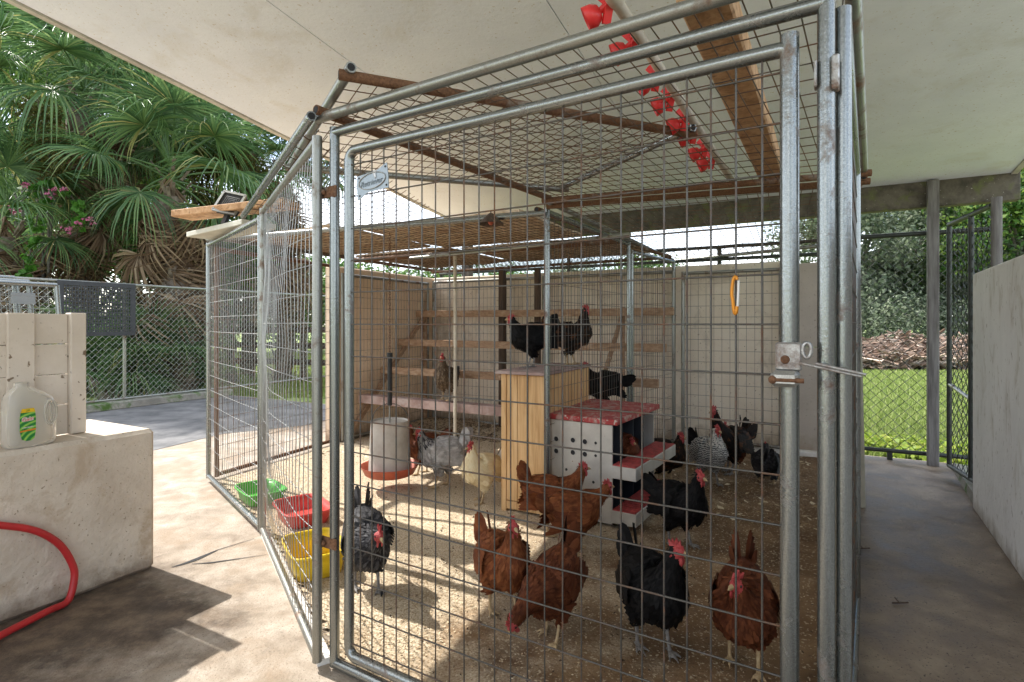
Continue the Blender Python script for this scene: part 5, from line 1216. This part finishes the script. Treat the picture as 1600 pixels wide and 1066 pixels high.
# creeper with pink flowers
cv = thing('flowering_vine', 'bright creeper with heart leaves and pink flower sprays over the dead fronds', 'vine', on(60, 9.15))
pth = [(30, 318), (52, 300), (80, 292), (105, 300), (120, 322), (128, 345), (118, 352), (70, 318), (56, 352), (50, 380), (44, 410), (36, 425)]
bl = [blob(x, y, 9.2, .13, .12, .13) for x, y in pth]
leaves('foliage', bl, 520, .105, M['vine'], cv, 6, asp=.85)
fl9 = leaves('flowers', [blob(x, y, 9.1, .13, .1, .07) for x, y in ((5, 320), (48, 290), (78, 305), (92, 296), (108, 358), (122, 350), (20, 330), (140, 345))], 520, .030, M['pink'], cv, 7, asp=.9); fl9['kind'] = 'stuff'
mb = MB(); mb.tube(catmull([at(x, y, 9.3) for x, y in pth]+[on(40, 9.3)], 4), .008, 5); mb.build('stem', M['bark2'], cv)
# trees far behind on the left, seen through the wire
for i, (px, Y, h, cr) in enumerate(((360, 24, 5.2, 3.0), (455, 26, 4.6, 3.2), (520, 30, 5.0, 3.4), (600, 34, 4.6, 3.4), (690, 36, 5.0, 3.6), (800, 38, 5.2, 3.8), (900, 40, 5.6, 3.8), (1000, 40, 6.2, 4.0), (20, 20, 8.5, 3.6), (150, 21, 9.0, 3.6), (250, 22, 8.0, 3.4))):
    tree('broadleaf_tree', ['round green tree far off through the left wire', 'spreading green tree in the distance beyond the rail fence', 'bushy tree in the distance just left of the tan wall', 'tree top just above the left end of the tan wall', 'tree top above the cream wall behind the left roost ends', 'tree top above the cream wall behind the pine box', 'tree top above the cream wall left of the double pole', 'tall tree top above the cream wall right of the double pole', 'dense tree behind the palms at the picture edge', 'dense tall tree behind the tallest palm', 'dense tree behind the palm with the bare trunk'][i],
         on(px, Y), h, cr, 5200, .26, M['leaf'] if i % 3 else M['leafgrey'], 'trees far behind', 40+i, .2, .05)
shrub('dense wall of understorey behind the brush heap beyond the lawn', [(on(1290+40*i, 23+1.2*(i % 3), 1.0), (1.5, .8, 1.5)) for i in range(12)], 22000, .17, M['leafgrey'], 31, 'thicket', False, 'thickets beyond the lawn')
shrub('tall leafy thicket filling the sky behind the leftmost palms', [blob(-30+70*i, 330-70*(i % 3), 15.5, 1.2, .6, 1.3) for i in range(5)]+[blob(-20+75*i, 90+30*(i % 2), 16, 1.2, .6, 1.3) for i in range(3)]+[blob(10+70*i, 10, 16, 1.2, .6, 1.2) for i in range(3)], 26000, .13, M['leaf'], 32, 'thicket', True, 'shrubs behind the fence')
# big grey-green trees beyond the lawn on the right
for i, (px, Y, h, cr, m) in enumerate(((1335, 27, 7.6, 3.6, 'leafgrey'), (1405, 29, 9.2, 4.0, 'leafgrey'), (1475, 28, 9.2, 3.8, 'leafgrey'), (1535, 26, 9.0, 3.8, 'leaf'), (1605, 25, 9.6, 4.2, 'leaf'), (1660, 28, 9.8, 4.2, 'leafgrey'), (1250, 34, 5.0, 3.8, 'leafgrey'), (1750, 27, 9, 4.2, 'leaf'))):
    tree('broadleaf_tree', ['grey-green tree beyond the lawn, first right of the gate post', 'tallest grey-green tree behind the brush pile left of the timber post', 'grey-green tree behind the timber post', 'green tree behind the open wire gate', 'leafy green tree rising over the grey-white wall', 'grey-green tree beyond the grey-white wall', 'low grey-green tree beyond the wire right of the carabiner', 'green tree beyond the wall outside the picture edge'][i],
         on(px, Y), h, cr, 15000, .23, M[m], 'trees beyond the lawn', 70+i, .28, .0, 14)
# brush pile
rg = np.random.default_rng(11); vs = []
for i in range(3600):
    px = rg.uniform(1290, 1640); Y = rg.uniform(15.2, 18.2); x = (px-800)/FPX*Y
    top = (.45+.62*math.exp(-((Y-16.8)/.9)**2))*(.8+.35*mnoise.noise(V(x*.8, Y, 0))); z = -.05+rg.random()**.8*max(.1, top)
    L = rg.uniform(.15, .6) if i % 7 else rg.uniform(.6, 1.4); w = rg.uniform(.02, .085); a = rg.uniform(0, 6.28); e = rg.normal(0, .35)
    d = V(math.cos(a)*math.cos(e), math.sin(a)*math.cos(e), math.sin(e)); s = d.cross(V(rg.normal(), rg.normal(), rg.normal())).normalized(); c = V(x, Y, z); u = d.cross(s)
    for s1 in (s, u): vs += [c-d*L/2-s1*w/2, c+d*L/2-s1*w/2, c+d*L/2+s1*w/2, c-d*L/2+s1*w/2]
tag(np_mesh('brush_pile', np.array([tuple(v) for v in vs]), 4, M['brush']), 'long heap of cut brown brush at the far edge of the lawn', 'brush pile', None, 'stuff')
# grass tufts beyond the fences
def grass(name, n, fx, hlo, hhi, seed, m):
    rg = np.random.default_rng(seed); P = np.array([fx(rg) for _ in range(n)]); a = rg.uniform(0, 6.28, n); h = rg.uniform(hlo, hhi, n); w = rg.uniform(.006, .014, n)*(1+P[:, 1]*.06)
    s = np.stack([np.cos(a), np.sin(a), np.zeros(n)], 1)*w[:, None]; ln = rg.normal(0, .35, (n, 2))*h[:, None]
    tip = P+np.stack([ln[:, 0], ln[:, 1], h], 1); vs = np.stack([P-s, P+s, tip], 1).reshape(-1, 3); o = np_mesh(name, vs, 3, m); return tag(o, kind='stuff')
def gr_right(rg):
    Y = 5.2+9.8*rg.random()**1.5; px = rg.uniform(1310, 1640); x = (px-800)/FPX*Y
    b, d = x*CT-Y*ST, x*ST+Y*CT
    if d < 6.0: d = 6.0+rg.random()*.6; q = BD(b, d); x, Y = q.x, q.y
    return (x, Y, -.09)
grass('lawn_grass', 42000, gr_right, .03, .10, 1, M['grass'])
def weeds(rg):
    b = rg.uniform(.2, 3.2); d = 5.98+rg.random()**2*1.1; q = BD(b, d); return (q.x, q.y, -.09)
leaf_w = leaves('weed_patch', [(BD(.3+.32*i, 6.35+.2*(i % 2), -.03), (.30, .30, .08)) for i in range(9)]+[(BD(.5+.4*i, 6.9, -.03), (.34, .3, .07)) for i in range(8)], 5200, .055, M['weed'], None, 21, asp=.8); tag(leaf_w, kind='stuff')
def gr_left(rg):
    Y = rg.uniform(9.5, 24); px = rg.uniform(300, 560); return ((px-800)/FPX*Y, Y, -.09)
grass('far_grass', 14000, gr_left, .05, .14, 2, M['grass'])
# timber rail fence seen through the left panels
rf = thing('rail_fence', 'dark timber rail fence in the grass seen through the left wire panels', 'fence', on(430, 12.5))
for z in (.35, .72, 1.08):
    mb = MB(); mb.bar(on(250, 13.6, z), on(560, 11.8, z), .05, .13); mb.build('rail', M['darkwood'], rf)
for k in range(5):
    p = on(250, 13.6)*(1-k/4)+on(560, 11.8)*(k/4); mb = MB(); mb.bar(p, p+UZ*1.35, .11, .11); mb.build('post', M['darkwood'], rf)
# fallen twigs on the walkway
for i, (px, py, lbl) in enumerate(((1348, 857, 'small dark twig on the walkway nearer the pen'), (1405, 942, 'small forked twig in the middle of the walkway'))):
    c = ground(px, py, .01); mb = MB(); mb.tube([c-V(.03, .0, 0), c, c+V(.035, -.006, .004)], .003, 5); mb.tube([c, c+V(-.012, .012, .018)], .0025, 5); tag(mb.build('twig', M['darkwood'], origin=c), lbl, 'twig', 'twigs on the walkway')
